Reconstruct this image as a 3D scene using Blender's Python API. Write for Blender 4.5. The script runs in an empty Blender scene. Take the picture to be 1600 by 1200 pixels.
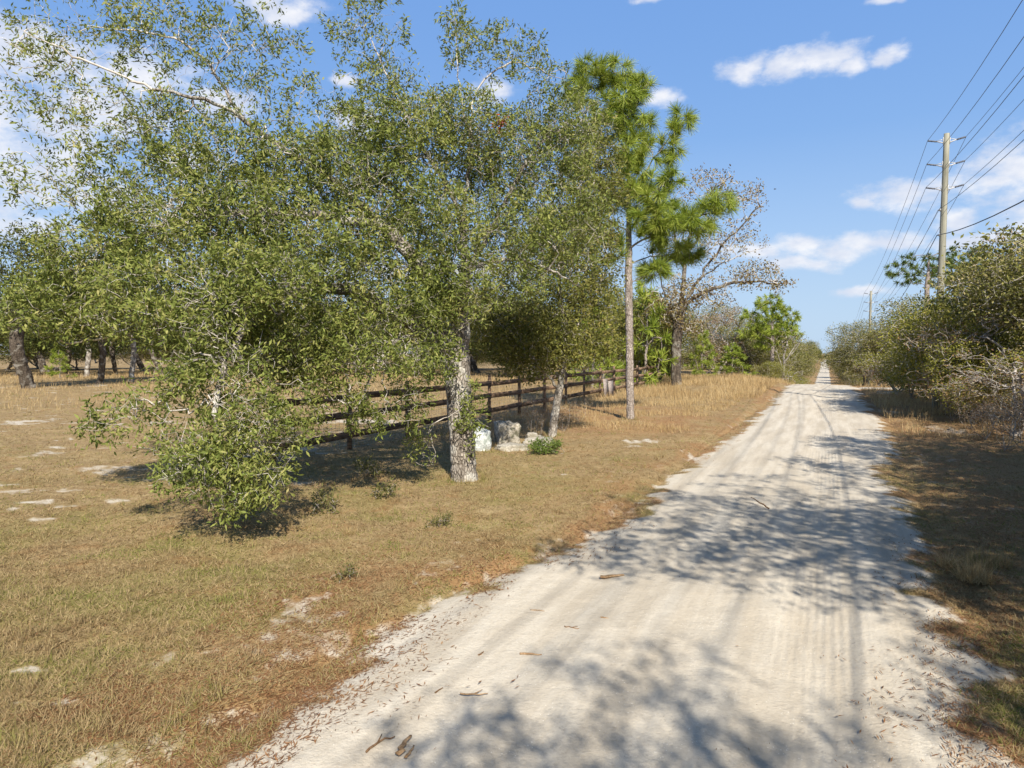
import bpy, math, random
import numpy as np
from mathutils import Vector

C = bpy.context.scene.collection
F = 1081.0                      # focal length in pixels of the 1600 px wide photograph
H = 2.4                         # camera height
PITCH = math.atan(52 / F)       # looking slightly down
ca, sa = 0.911, 0.413           # heading of the road

# ------------------------------------------------------------------ maths
def sst(a, b, x):
    u = np.clip((np.asarray(x, float) - a) / (b - a), 0, 1)
    return u * u * (3 - 2 * u)

def _hash(i, j, seed):
    i = i.astype(np.int64); j = j.astype(np.int64)
    h = (i * 374761393 + j * 668265263 + seed * 974634777) & 0xffffffff
    h = ((h ^ (h >> 13)) * 1274126177) & 0xffffffff
    h = h ^ (h >> 16)
    return (h & 0xffffff) / float(0xffffff)

def vnoise(x, y, seed=0):
    xi = np.floor(x); yi = np.floor(y)
    fx = x - xi; fy = y - yi
    fx = fx * fx * (3 - 2 * fx); fy = fy * fy * (3 - 2 * fy)
    a = _hash(xi, yi, seed); b = _hash(xi + 1, yi, seed)
    c = _hash(xi, yi + 1, seed); d = _hash(xi + 1, yi + 1, seed)
    return (a * (1 - fx) + b * fx) * (1 - fy) + (c * (1 - fx) + d * fx) * fy

def fbm(x, y, seed=0, octv=4):
    v = 0; amp = .5; tot = 0
    for k in range(octv):
        v = v + amp * vnoise(x * 2 ** k + 17.3 * k, y * 2 ** k - 9.1 * k, seed + k)
        tot += amp; amp *= .55
    return v / tot

def st(x, y):
    return x * sa + y * ca, x * ca - y * sa

def xy(s, t):
    return s * sa + t * ca, s * ca - t * sa

def tL(s):
    return -3.2 + .78 * sst(4.5, 9.5, s) + .25 * sst(14, 34, s)

def tR(s):
    return 1.0 + .65 * sst(9, 26, s) - .5 * sst(52, 70, s)

def hgt(x, y):
    s, t = st(np.asarray(x, float), np.asarray(y, float))
    shift = 36 * sst(3.6, 13, -t) + 14 * sst(4, 14, t)
    h = -5.2 * sst(0, 75, s - 49 - shift)
    h = h + .38 * np.exp(-((s - 50) / 11) ** 2 - ((t + 6) / 2.6) ** 2)
    return h

def side_path(s, t):
    # sandy track leaving to the right just before the crest
    c = 50 + .10 * (t - 1)
    return sst(1.7, 1.0, np.abs(s - c)) * sst(.6, 1.2, t) * sst(24, 18, t)

PATCH = []
def inroad(s, t):
    """signed distance inside the road, ragged"""
    n = (fbm(s * .55, t * .4, 3, 3) - .5) * .7 + (fbm(s * 2.6, t * 1.2, 7, 3) - .5) * .9
    return np.minimum(t - tL(s), tR(s) - t) + n * sst(400, 40, s)

def masks(x, y):
    x = np.asarray(x, float); y = np.asarray(y, float)
    s, t = st(x, y)
    d = inroad(s, t)
    sand = sst(-.42, .30, d)
    sand = np.maximum(sand, side_path(s, t + (fbm(s, t, 5) - .5)))
    # sandy shoulder, more of it near the camera on the left
    sh = sst(-2.3, -.3, d) * sst(.50, .68, fbm(s * .9, t * 2.6, 21))
    sand = np.maximum(sand, sh * .42)
    # bare streaks at the near left
    near = sst(8.5, 5.5, s) * sst(-5.6, -4.2, t) * sst(-2.6, -3.2, t)
    sand = np.maximum(sand, near * sst(.46, .62, fbm(s * 1.1, t * 2.4, 33)) * .52)
    # open field on the left: wind-swept bare bits
    fld = sst(9.5, 12, y) * sst(-3, -6, x - .1 * y)
    sand = np.maximum(sand, fld * sst(.57, .70, fbm(x * 1.0, y * 1.9, 41)) * .55)
    sand = np.maximum(sand, fld * sst(.9, .2, np.abs(y - 23.5 - .06 * x)) * sst(.42, .6, fbm(x * .9, y * .9, 47)) * .75)
    lit_r = sst(1, 2.5, t) * sst(.55, .70, fbm(s * .5, t * .9, 61)) * .7
    sand = np.maximum(sand, lit_r * .72)
    wn = (fbm(x * 5, y * 5, 13) - .5)
    for (px, py, rx, ry) in PATCH:
        q = np.hypot((x - px) / rx, (y - py) / ry) + wn * 1.6
        sand = np.maximum(sand, sst(1.3, .3, q) * .66)
    sand = np.clip(sand + (fbm(x * 7, y * 7, 71) - .5) * .6 * sst(.02, .3, sand) * sst(1., .9, sand), 0, 1)
    litter = sst(-1.7 - .02 * s, -.1, d) * sst(.9, .3, d) * sst(.38, .62, fbm(s * .9, t * 1.8, 81))
    litter = np.maximum(litter, near * sst(.42, .58, fbm(s * 1.6, t * 2.6, 35)) * .95)
    litter = np.maximum(litter, sst(5.5, 2.5, np.hypot(x - 3.2, (y - 25) * .7)) * sst(.3, .6, fbm(x * .8, y * .8, 83)))
    litter = np.maximum(litter, sst(1, 2.2, t) * .95 * sst(.25, .5, fbm(x, y, 84)))
    green = sst(.42, .66, fbm(x * .8, y * .8, 91)) * sst(20, 8, y) + .45 * sst(9, 5, y)
    green = np.clip(green * (1 - .7 * sst(1.5, 2.5, t) * sst(6, 9, y)), 0, 1)
    return sand, green, litter

def ray(px, py):
    cx, cy = (px - 800) / F, -(py - 600) / F
    sp, cp = math.sin(PITCH), math.cos(PITCH)
    return Vector((cx, cp + cy * sp, -sp + cy * cp))

def at(px, py, d):
    r = ray(px, py)
    k = d / r.y
    return Vector((r.x * k, d, H + r.z * k))

def gp(px, py, z=None):
    r = ray(px, py)
    zz = 0.0
    for _ in range(30):
        k = (zz - H) / r.z
        x, y = r.x * k, r.y * k
        zz = .5 * zz + .5 * float(hgt(x, y))
    return Vector((x, y, float(hgt(x, y))))

def onground(px, d):
    r = ray(px, 560)
    x = r.x * d / r.y
    return Vector((x, d, float(hgt(x, d))))

for (px, py, rx, ry) in ((445, 948, .10, .16), (650, 917, .05, .07), (1000, 691, .75, .8), (957, 748, .12, .12), (640, 985, .2, .15),
                         (60, 788, .5, .35), (95, 795, .3, .2), (40, 660, 2.2, .5), (150, 663, 1.5, .4), (20, 800, .3, .3), (105, 770, .5, .3),
                         (180, 785, .35, .25), (70, 815, .35, .2), (880, 745, .1, .15), (45, 1055, .28, .10), (75, 1110, .35, .1), (990, 700, .4, .4),
                         (1090, 715, .5, .8), (430, 938, .06, .08)):
    g = gp(px, py)
    PATCH.append((g.x, g.y, rx * .8, ry * .8))

# ------------------------------------------------------------------ mesh helpers
def mesh_np(name, V, quads=None, tris=None, smooth=False, cols=None):
    V = np.asarray(V, np.float32).reshape(-1, 3)
    me = bpy.data.meshes.new(name)
    q = np.asarray(quads, np.int32).reshape(-1, 4) if quads is not None and len(quads) else np.zeros((0, 4), np.int32)
    t = np.asarray(tris, np.int32).reshape(-1, 3) if tris is not None and len(tris) else np.zeros((0, 3), np.int32)
    me.vertices.add(len(V)); me.vertices.foreach_set('co', V.ravel())
    loops = np.concatenate([q.ravel(), t.ravel()])
    me.loops.add(len(loops)); me.loops.foreach_set('vertex_index', loops)
    starts = np.concatenate([np.arange(len(q)) * 4, len(q) * 4 + np.arange(len(t)) * 3]).astype(np.int32)
    me.polygons.add(len(starts)); me.polygons.foreach_set('loop_start', starts)
    if smooth:
        me.polygons.foreach_set('use_smooth', np.ones(len(starts), bool))
    if cols is not None:
        a = me.attributes.new('mask', 'FLOAT_COLOR', 'POINT')
        a.data.foreach_set('color', np.asarray(cols, np.float32).ravel())
    me.update(calc_edges=True)
    return me

def obj(name, me, mat=None, parent=None, loc=None):
    o = bpy.data.objects.new(name, me)
    C.objects.link(o)
    if mat is not None:
        me.materials.append(mat)
    if parent is not None:
        o.parent = parent
    if loc is not None:
        o.location = loc
    return o

def tag(o, label=None, cat=None, group=None, kind=None):
    if label: o['label'] = label
    if cat: o['category'] = cat
    if group: o['group'] = group
    if kind: o['kind'] = kind
    return o

def thing(name, label, cat, loc=(0, 0, 0), rz=0, group=None):
    o = bpy.data.objects.new(name, None)
    C.objects.link(o)
    o.empty_display_size = .2
    o.location = loc; o.rotation_euler = (0, 0, rz)
    return tag(o, label, cat, group)

def dup(root, loc, rz, scale, label, group=None):
    r = root.copy(); C.objects.link(r)
    r.location = loc; r.rotation_euler = (0, 0, rz)
    r.scale = scale if hasattr(scale, '__len__') else (scale,) * 3
    if 'group' in r: del r['group']
    if label: r['label'] = label
    if group: r['group'] = group
    for ch in list(root.children):
        c = ch.copy(); C.objects.link(c); c.parent = r
        for g in ch.children:
            e = g.copy(); C.objects.link(e); e.parent = c
    return r

def norm(v):
    return v / np.maximum(np.linalg.norm(v, axis=-1, keepdims=True), 1e-9)

def frames(D):
    ref = np.where(np.abs(D[:, 2:3]) > .93, np.array([[1., .3, 0]]), np.array([[.21, .13, 1.]]))
    a = norm(np.cross(D, ref)); b = np.cross(D, a)
    return a, b

def tubes_segments(A, B, ra, rb, sides=4):
    """independent tapered tubes"""
    A = np.asarray(A, float); B = np.asarray(B, float)
    D = norm(B - A); a, b = frames(D)
    th = np.arange(sides) * 2 * math.pi / sides
    ring = a[:, None] * np.cos(th)[None, :, None] + b[:, None] * np.sin(th)[None, :, None]
    ra = np.broadcast_to(ra, len(A)); rb = np.broadcast_to(rb, len(A))
    V = np.concatenate([A[:, None] + ring * ra[:, None, None], B[:, None] + ring * rb[:, None, None]], 1)
    base = np.arange(len(A))[:, None] * 2 * sides
    k = np.arange(sides); k2 = (k + 1) % sides
    Q = np.stack([base + k, base + k2, base + k2 + sides, base + k + sides], -1).reshape(-1, 4)
    return V.reshape(-1, 3), Q

class Acc:
    def __init__(s): s.V = []; s.Q = []; s.T = []; s.n = 0
    def add(s, V, Q=None, T=None):
        V = np.asarray(V, float).reshape(-1, 3)
        if Q is not None and len(Q): s.Q.append(np.asarray(Q).reshape(-1, 4) + s.n)
        if T is not None and len(T): s.T.append(np.asarray(T).reshape(-1, 3) + s.n)
        s.V.append(V); s.n += len(V)
    def path(s, pts, rad, sides=8, cap=True):
        P = np.asarray(pts, float); n = len(P)
        rad = np.broadcast_to(np.asarray(rad, float), n)
        T = np.gradient(P, axis=0); T = norm(T); a, b = frames(T)
        for i in range(1, n):      # keep the frame from flipping
            pa = a[i - 1] - T[i] * np.dot(a[i - 1], T[i]); pa /= max(np.linalg.norm(pa), 1e-9)
            a[i] = pa; b[i] = np.cross(T[i], pa)
        th = np.arange(sides) * 2 * math.pi / sides
        ring = a[:, None] * np.cos(th)[None, :, None] + b[:, None] * np.sin(th)[None, :, None]
        V = (P[:, None] + ring * rad[:, None, None]).reshape(-1, 3)
        k = np.arange(sides); k2 = (k + 1) % sides
        Q = np.concatenate([np.stack([i * sides + k, i * sides + k2, (i + 1) * sides + k2, (i + 1) * sides + k], -1) for i in range(n - 1)])
        Tt = []
        if cap:
            V = np.vstack([V, P[0], P[-1]])
            Tt = np.concatenate([np.stack([k2, k, np.full(sides, n * sides)], -1),
                                 np.stack([(n - 1) * sides + k, (n - 1) * sides + k2, np.full(sides, n * sides + 1)], -1)])
        s.add(V, Q, Tt)
    def box(s, c, hx, hy, hz, ux=(1, 0, 0), uy=(0, 1, 0), uz=(0, 0, 1), jit=0, rng=None):
        c = np.asarray(c, float); ux, uy, uz = (np.asarray(u, float) for u in (ux, uy, uz))
        V = np.array([c + ux * hx * i + uy * hy * j + uz * hz * k for k in (-1, 1) for j in (-1, 1) for i in (-1, 1)])
        if jit: V = V + rng.normal(0, jit, V.shape)
        s.add(V, [[0, 2, 3, 1], [4, 5, 7, 6], [0, 1, 5, 4], [2, 6, 7, 3], [0, 4, 6, 2], [1, 3, 7, 5]])
    def mesh(s, name, smooth=False):
        return mesh_np(name, np.vstack(s.V), np.vstack(s.Q) if s.Q else None, np.vstack(s.T) if s.T else None, smooth)

# ------------------------------------------------------------------ materials
class NT:
    def __init__(s, name, world=None):
        if world is None:
            s.m = bpy.data.materials.new(name); s.m.use_nodes = True; s.t = s.m.node_tree
        else:
            s.t = world.node_tree
        s.t.nodes.clear()
    def n(s, typ, **kw):
        nd = s.t.nodes.new(typ)
        for k, v in kw.items(): setattr(nd, k, v)
        return nd
    def l(s, a, b): s.t.links.new(a, b)
    def val(s, sock, v):
        if hasattr(v, 'is_linked') or isinstance(v, bpy.types.NodeSocket): s.l(v, sock)
        else: sock.default_value = v
    def math(s, op, a, b=0.0, clamp=False):
        nd = s.n('ShaderNodeMath', operation=op); nd.use_clamp = clamp
        s.val(nd.inputs[0], a); s.val(nd.inputs[1], b)
        return nd.outputs[0]
    def vm(s, op, a, b=(0, 0, 0)):
        nd = s.n('ShaderNodeVectorMath', operation=op)
        s.val(nd.inputs[0], a); s.val(nd.inputs[1], b)
        return nd.outputs['Value'] if op in ('LENGTH', 'DOT_PRODUCT') else nd.outputs[0]
    def noise(s, vec, scale, detail=4, rough=.55, dist=0):
        nd = s.n('ShaderNodeTexNoise'); s.l(vec, nd.inputs['Vector'])
        nd.inputs['Scale'].default_value = scale; nd.inputs['Detail'].default_value = detail
        nd.inputs['Roughness'].default_value = rough; nd.inputs['Distortion'].default_value = dist
        return nd.outputs['Fac']
    def map(s, v, a, b, c=0.0, d=1.0):
        nd = s.n('ShaderNodeMapRange'); nd.interpolation_type = 'SMOOTHSTEP'
        s.val(nd.inputs[0], v)
        for i, x in enumerate((a, b, c, d)): nd.inputs[i + 1].default_value = x
        return nd.outputs[0]
    def mix(s, f, a, b):
        nd = s.n('ShaderNodeMix', data_type='RGBA')
        s.val(nd.inputs[0], f); s.val(nd.inputs[6], a if not isinstance(a, tuple) else (*a, 1)); s.val(nd.inputs[7], b if not isinstance(b, tuple) else (*b, 1))
        return nd.outputs[2]
    def scalev(s, vec, v3):
        return s.vm('MULTIPLY', vec, v3)
    def ramp(s, f, stops):
        nd = s.n('ShaderNodeValToRGB'); s.l(f, nd.inputs[0])
        e = nd.color_ramp.elements
        while len(e) < len(stops): e.new(.5)
        for i, (p, c) in enumerate(stops): e[i].position = p; e[i].color = (*c, 1)
        return nd.outputs[0]
    def bump(s, h, strength, dist=.02):
        nd = s.n('ShaderNodeBump'); s.l(h, nd.inputs['Height'])
        nd.inputs['Strength'].default_value = strength; nd.inputs['Distance'].default_value = dist
        return nd.outputs[0]
    def finish(s, col, rough=.9, nrm=None, spec=.2, trans=None):
        p = s.n('ShaderNodeBsdfPrincipled'); o = s.n('ShaderNodeOutputMaterial')
        s.val(p.inputs['Base Color'], col if not isinstance(col, tuple) else (*col, 1))
        s.val(p.inputs['Roughness'], rough); p.inputs['Specular IOR Level'].default_value = spec
        if nrm is not None: s.l(nrm, p.inputs['Normal'])
        out = p.outputs[0]
        if trans:
            tr = s.n('ShaderNodeBsdfTranslucent'); s.val(tr.inputs[0], col if not isinstance(col, tuple) else (*col, 1))
            mx = s.n('ShaderNodeMixShader'); mx.inputs[0].default_value = trans
            s.l(p.outputs[0], mx.inputs[1]); s.l(tr.outputs[0], mx.inputs[2]); out = mx.outputs[0]
        s.l(out, o.inputs[0])
        return s.m

def leaf_mat(name, stops, trans=.3, rough=.6, spec=.14, big=1.2, wb=.28):
    t = NT(name)
    g = t.n('ShaderNodeNewGeometry')
    r = g.outputs['Random Per Island']
    nz = t.noise(g.outputs['Position'], big, 2)
    f = t.math('ADD', t.math('MULTIPLY', r, 1 - wb), t.math('MULTIPLY', t.map(nz, .3, .7), wb))
    return t.finish(t.ramp(f, stops), rough, None, spec, trans)

def bark_mat(name, dark, light, scale=9, lichen=None, stretch=.35):
    t = NT(name)
    tc = t.n('ShaderNodeTexCoord').outputs['Object']
    v = t.scalev(tc, (1, 1, stretch))
    n1 = t.noise(v, scale, 6, .7, .4)
    n2 = t.noise(tc, scale * .35, 3)
    vo = t.n('ShaderNodeTexVoronoi', feature='DISTANCE_TO_EDGE'); t.l(t.scalev(tc, (1, 1, .45)), vo.inputs['Vector']); vo.inputs['Scale'].default_value = scale * 2.2
    crack = t.map(vo.outputs['Distance'], .0, .22)
    f = t.math('MULTIPLY', t.map(n1, .3, .68), t.math('ADD', t.math('MULTIPLY', crack, .6), .4))
    col = t.mix(f, dark, light)
    if lichen:
        col = t.mix(t.math('MULTIPLY', t.map(n2, .5, .62), .75), col, lichen)
    h = t.math('ADD', n1, t.math('MULTIPLY', crack, .6))
    return t.finish(col, .92, t.bump(h, .9, .03), .1)

def ground_mat(name, is_road=False):
    t = NT(name)
    tc = t.n('ShaderNodeNewGeometry').outputs['Position']
    at_ = t.n('ShaderNodeAttribute', attribute_name='mask')
    sep = t.n('ShaderNodeSeparateColor'); t.l(at_.outputs['Color'], sep.inputs[0])
    sand, green, litter = sep.outputs
    tt = t.vm('DOT_PRODUCT', tc, (ca, -sa, 0))
    ss = t.vm('DOT_PRODUCT', tc, (sa, ca, 0))
    cb = t.n('ShaderNodeCombineXYZ'); t.l(tt, cb.inputs[0]); t.l(ss, cb.inputs[1])
    stv = cb.outputs[0]
    fine = t.noise(tc, 38, 5, .7)
    mid = t.noise(tc, 6.5, 5, .62)
    big = t.noise(tc, .7, 3, .5)
    streak = t.noise(t.scalev(stv, (3.2, .35, 1)), 1.0, 4, .6)
    # sand
    sc = t.mix(t.map(streak, .32, .68), (.475, .42, .335), (.60, .55, .46))
    sc = t.mix(t.math('MULTIPLY', t.map(mid, .4, .75), .35), sc, (.44, .385, .305))
    sc = t.mix(t.math('MULTIPLY', t.map(fine, .52, .75), .30), sc, (.69, .64, .55))
    sc = t.mix(t.math('MULTIPLY', t.map(fine, .47, .3), .30), sc, (.31, .245, .165))
    vo = t.n('ShaderNodeTexVoronoi'); t.l(tc, vo.inputs['Vector']); vo.inputs['Scale'].default_value = 34
    peb = t.math('MULTIPLY', t.map(vo.outputs['Distance'], .2, .1), t.map(t.noise(tc, 3.1, 2), .5, .65))
    sc = t.mix(t.math('MULTIPLY', peb, .7), sc, (.82, .79, .72))
    vo2 = t.n('ShaderNodeTexVoronoi'); t.l(tc, vo2.inputs['Vector']); vo2.inputs['Scale'].default_value = 15
    drt = t.math('MULTIPLY', t.map(vo2.outputs['Distance'], .11, .05), t.map(t.noise(tc, 2.3, 2), .55, .66))
    sc = t.mix(t.math('MULTIPLY', drt, .75), sc, (.13, .09, .05))
    # dead grass thatch
    th = t.mix(t.map(mid, .3, .7), (.24, .165, .083), (.385, .28, .15))
    th = t.mix(t.math('MULTIPLY', t.map(fine, .35, .65), .6), th, (.20, .15, .075))
    th = t.mix(t.math('MULTIPLY', green, .55), th, (.19, .18, .055))
    lt = t.mix(t.map(fine, .35, .62), (.19, .097, .045), (.37, .22, .108))
    th = t.mix(t.math('MULTIPLY', litter, .85), th, lt)
    th = t.mix(t.math('MULTIPLY', t.map(big, .4, .7), .3), th, (.42, .30, .145))
    rd = t.noise(tc, 1.9, 4, .65)
    th = t.mix(t.math('MULTIPLY', t.map(rd, .52, .68), .55), th, (.27, .15, .065))
    th = t.mix(t.math('MULTIPLY', t.map(rd, .44, .3), .4), th, (.47, .37, .21))
    # edge broken up by fine noise
    e = t.math('ADD', sand, t.math('MULTIPLY', t.math('SUBTRACT', mid, .5), .55))
    e = t.math('ADD', e, t.math('MULTIPLY', t.math('SUBTRACT', fine, .5), .5))
    em = t.map(e, .34, .78)
    col = t.mix(em, th, sc)
    # tyre ridges pressed along the road
    wob = t.noise(t.scalev(stv, (1.0, .25, 1)), 1.2, 2)
    tw = t.math('ADD', tt, t.math('MULTIPLY', wob, .07))
    rid = t.math('SINE', t.math('MULTIPLY', tw, 92.0))
    band = t.math('MULTIPLY', t.map(tt, -.55, -.25), t.map(tt, .5, .15))
    band2 = t.math('MULTIPLY', t.map(tt, .5, .65), t.map(tt, .95, .8))
    band = t.math('MULTIPLY', t.math('ADD', band, t.math('MULTIPLY', band2, .7)), t.map(t.noise(t.scalev(stv, (.6, .15, 1)), 1.5, 2), .38, .6))
    h = t.math('ADD', t.math('MULTIPLY', fine, .5), t.math('MULTIPLY', mid, .8))
    h = t.math('ADD', h, t.math('MULTIPLY', t.math('MULTIPLY', rid, band), .11))
    h = t.math('ADD', h, t.math('MULTIPLY', streak, .9))
    return t.finish(col, .95, t.bump(h, .55, .035), .08)

def plain(name, a, b, scale=8, rough=.8, bump=.3, spec=.2, stretch=(1, 1, 1), lo=.35, hi=.65):
    t = NT(name)
    tc = t.n('ShaderNodeTexCoord').outputs['Object']
    v = t.scalev(tc, stretch)
    n1 = t.noise(v, scale, 6, .65)
    return t.finish(t.mix(t.map(n1, lo, hi), a, b), rough, t.bump(n1, bump, .02) if bump else None, spec)

M = {}
M['ground'] = ground_mat('dry_ground')
M['bark_oak'] = bark_mat('oak_bark', (.12, .10, .08), (.50, .45, .385), 9, (.56, .54, .48))
M['bark_pale'] = bark_mat('pale_bark', (.13, .11, .09), (.50, .46, .40), 10, (.58, .56, .50))
M['bark_dark'] = bark_mat('dark_bark', (.045, .036, .028), (.19, .155, .12), 7, (.30, .28, .24))
M['bark_pine'] = bark_mat('pine_bark', (.20, .165, .14), (.52, .46, .41), 8)
M['twig_grey'] = plain('grey_twigs', (.22, .19, .16), (.46, .42, .37), 3, .9, 0)
M['twig_pale'] = plain('pale_twigs', (.36, .32, .27), (.62, .58, .52), 3, .85, 0)
M['leaf_oak'] = leaf_mat('oak_leaves', [(0, (.055, .07, .02)), (.3, (.15, .19, .043)), (.6, (.25, .285, .07)), (.85, (.345, .35, .11)), (1, (.42, .365, .165))], .30)
M['leaf_oak2'] = leaf_mat('oak_leaves_yellowish', [(0, (.065, .08, .02)), (.4, (.165, .175, .04)), (.75, (.27, .26, .065)), (1, (.36, .29, .10))], .3)
M['leaf_dark'] = leaf_mat('dark_oak_leaves', [(0, (.045, .065, .018)), (.5, (.105, .125, .033)), (.85, (.18, .185, .055)), (1, (.25, .21, .085))], .25, big=.5)
M['leaf_olive'] = leaf_mat('olive_scrub_leaves', [(0, (.08, .085, .026)), (.35, (.175, .18, .05)), (.7, (.29, .27, .085)), (1, (.40, .32, .17))], .25, big=.5)
M['leaf_yellow'] = leaf_mat('yellow_green_leaves', [(0, (.10, .115, .022)), (.4, (.24, .245, .045)), (.8, (.37, .345, .07)), (1, (.44, .36, .13))], .3, big=.6)
M['leaf_brown'] = leaf_mat('dry_brown_leaves', [(0, (.13, .07, .03)), (.4, (.27, .165, .075)), (.7, (.36, .245, .12)), (1, (.30, .27, .12))], .25)
M['leaf_dryoak'] = leaf_mat('half_dry_oak_leaves', [(0, (.08, .055, .025)), (.35, (.22, .15, .06)), (.65, (.27, .235, .085)), (1, (.36, .26, .13))], .25)
M['leaf_rust'] = leaf_mat('rust_leaves', [(0, (.30, .06, .02)), (1, (.5, .14, .05))], .25)
M['leaf_weed'] = leaf_mat('weed_leaves', [(0, (.07, .11, .02)), (.5, (.13, .19, .04)), (1, (.23, .27, .07))], .3)
M['leaf_grayweed'] = leaf_mat('dull_weed_leaves', [(0, (.09, .095, .03)), (1, (.21, .20, .07))], .3)
M['needle'] = leaf_mat('pine_needles', [(0, (.095, .14, .02)), (.35, (.23, .31, .038)), (.75, (.38, .44, .07)), (1, (.48, .47, .13))], .3, .45, .3, .8)
M['needle_dark'] = leaf_mat('dark_pine_needles', [(0, (.04, .075, .015)), (.5, (.10, .155, .028)), (1, (.22, .26, .055))], .25, .5, .3, .5)
M['grass'] = leaf_mat('turf_blades', [(0, (.155, .10, .05)), (.28, (.29, .205, .10)), (.50, (.415, .315, .175)), (.66, (.275, .235, .09)), (.85, (.20, .205, .05)), (1, (.14, .18, .035))], .2, .7, .1, 1.0, .45)
M['tan_grass'] = leaf_mat('tan_grass', [(0, (.30, .19, .085)), (.5, (.47, .34, .165)), (1, (.60, .47, .27))], .25, .7, .1, .4)
M['litter'] = leaf_mat('leaf_litter_flakes', [(0, (.10, .05, .025)), (.5, (.26, .13, .06)), (.8, (.38, .22, .11)), (1, (.48, .34, .2))], .1, .8, .1)
M['wood_fence'] = plain('fence_boards', (.085, .058, .041), (.28, .19, .125), 3, .85, .35, .1, (1, 1, 6))
M['wood_grey'] = plain('grey_boards', (.20, .165, .145), (.40, .35, .32), 6, .85, .3, .1, (1, 1, 5))
M['wire'] = plain('galvanised_wire', (.30, .30, .29), (.48, .48, .47), 4, .45, 0, .5)
M['cable'] = plain('weathered_cable', (.055, .065, .085), (.11, .125, .15), 3, .5, 0, .3)
M['cable_black'] = plain('black_cable', (.02, .022, .028), (.05, .052, .06), 3, .55, 0, .3)
M['polewood'] = plain('pole_wood', (.17, .165, .125), (.37, .36, .285), 7, .9, .5, .1, (1.6, 1.6, .09), .3, .7)
M['fibre'] = plain('grey_fibreglass', (.42, .43, .44), (.58, .59, .6), 9, .5, 0, .4)
M['polymer'] = plain('dark_polymer', (.07, .075, .09), (.14, .145, .165), 9, .45, 0, .4)
M['steel'] = plain('steel', (.3, .3, .3), (.45, .45, .45), 9, .4, .05, .5)
M['stick'] = plain('stick_wood', (.10, .058, .03), (.28, .175, .10), 30, .85, .3, .1)
M['chip'] = plain('wood_chip', (.22, .135, .07), (.42, .29, .17), 25, .85, .3, .1)
def rock_mat(name, base, hi, moss, amt):
    t = NT(name)
    tc = t.n('ShaderNodeTexCoord').outputs['Object']
    n1 = t.noise(tc, 7, 7, .7); n2 = t.noise(tc, 3.2, 4, .6); n3 = t.noise(tc, 22, 5, .7)
    col = t.mix(t.map(n1, .35, .62), base, hi)
    col = t.mix(t.math('MULTIPLY', t.map(n2, .5, .62), amt), col, moss)
    col = t.mix(t.math('MULTIPLY', t.map(n3, .42, .3), .7), col, (.10, .085, .06))
    return t.finish(col, .95, t.bump(t.math('ADD', n1, n3), .9, .04), .1)
M['rock'] = rock_mat('limestone', (.25, .22, .165), (.54, .50, .42), (.10, .10, .055), .85)
M['rock_pale'] = rock_mat('pale_limestone', (.33, .30, .24), (.60, .56, .48), (.16, .145, .095), .6)
M['rock_blue'] = rock_mat('streaked_pale_stone', (.42, .46, .45), (.70, .73, .71), (.20, .25, .20), .7)
M['carpaint'] = plain('white_paint', (.78, .78, .78), (.82, .82, .82), 2, .3, 0, .5)
M['glass'] = plain('dark_glass', (.02, .025, .03), (.03, .035, .04), 2, .1, 0, .5)
M['tyre'] = plain('tyre_rubber', (.02, .02, .02), (.035, .035, .035), 8, .8, 0, .2)

# ------------------------------------------------------------------ ground and road
def polar_ground():
    ang = np.concatenate([np.linspace(-math.radians(62), math.radians(62), 640), np.linspace(math.radians(62), math.radians(298), 70)[1:-1]])
    rad = np.concatenate([[.04, .3, .7], np.geomspace(1.1, 1600, 430)])
    A, R = np.meshgrid(ang, rad)
    X = np.sin(A) * R; Y = np.cos(A) * R
    s, t = st(X, Y)
    Z = hgt(X, Y)
    sand, green, lit = masks(X, Y)
    inside = sst(-.45, .05, np.minimum(t - tL(s) + .15, tR(s) + .15 - t))
    micro = (fbm(X * 1.3, Y * 1.3, 101) - .5) * .10 + (fbm(X * 6, Y * 6, 103) - .5) * .045
    fade = sst(120, 30, R)
    Z = Z + micro * (1 - .75 * sand) * fade + .035 * sst(0, -.8, t - tL(s)) * fade
    Z = Z - .10 * inside
    Z[R > 250] -= 0
    cols = np.stack([sand, green, lit, np.ones_like(sand)], -1).reshape(-1, 4)
    n, m = A.shape
    i = np.arange(n - 1)[:, None] * m; j = np.arange(m)[None]; j2 = (j + 1) % m
    Q = np.stack([i + j, i + j2, i + m + j2, i + m + j], -1).reshape(-1, 4)[:, ::-1]
    me = mesh_np('ground', np.stack([X, Y, Z], -1), Q, None, True, cols)
    return obj('ground', me, M['ground'])

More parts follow.
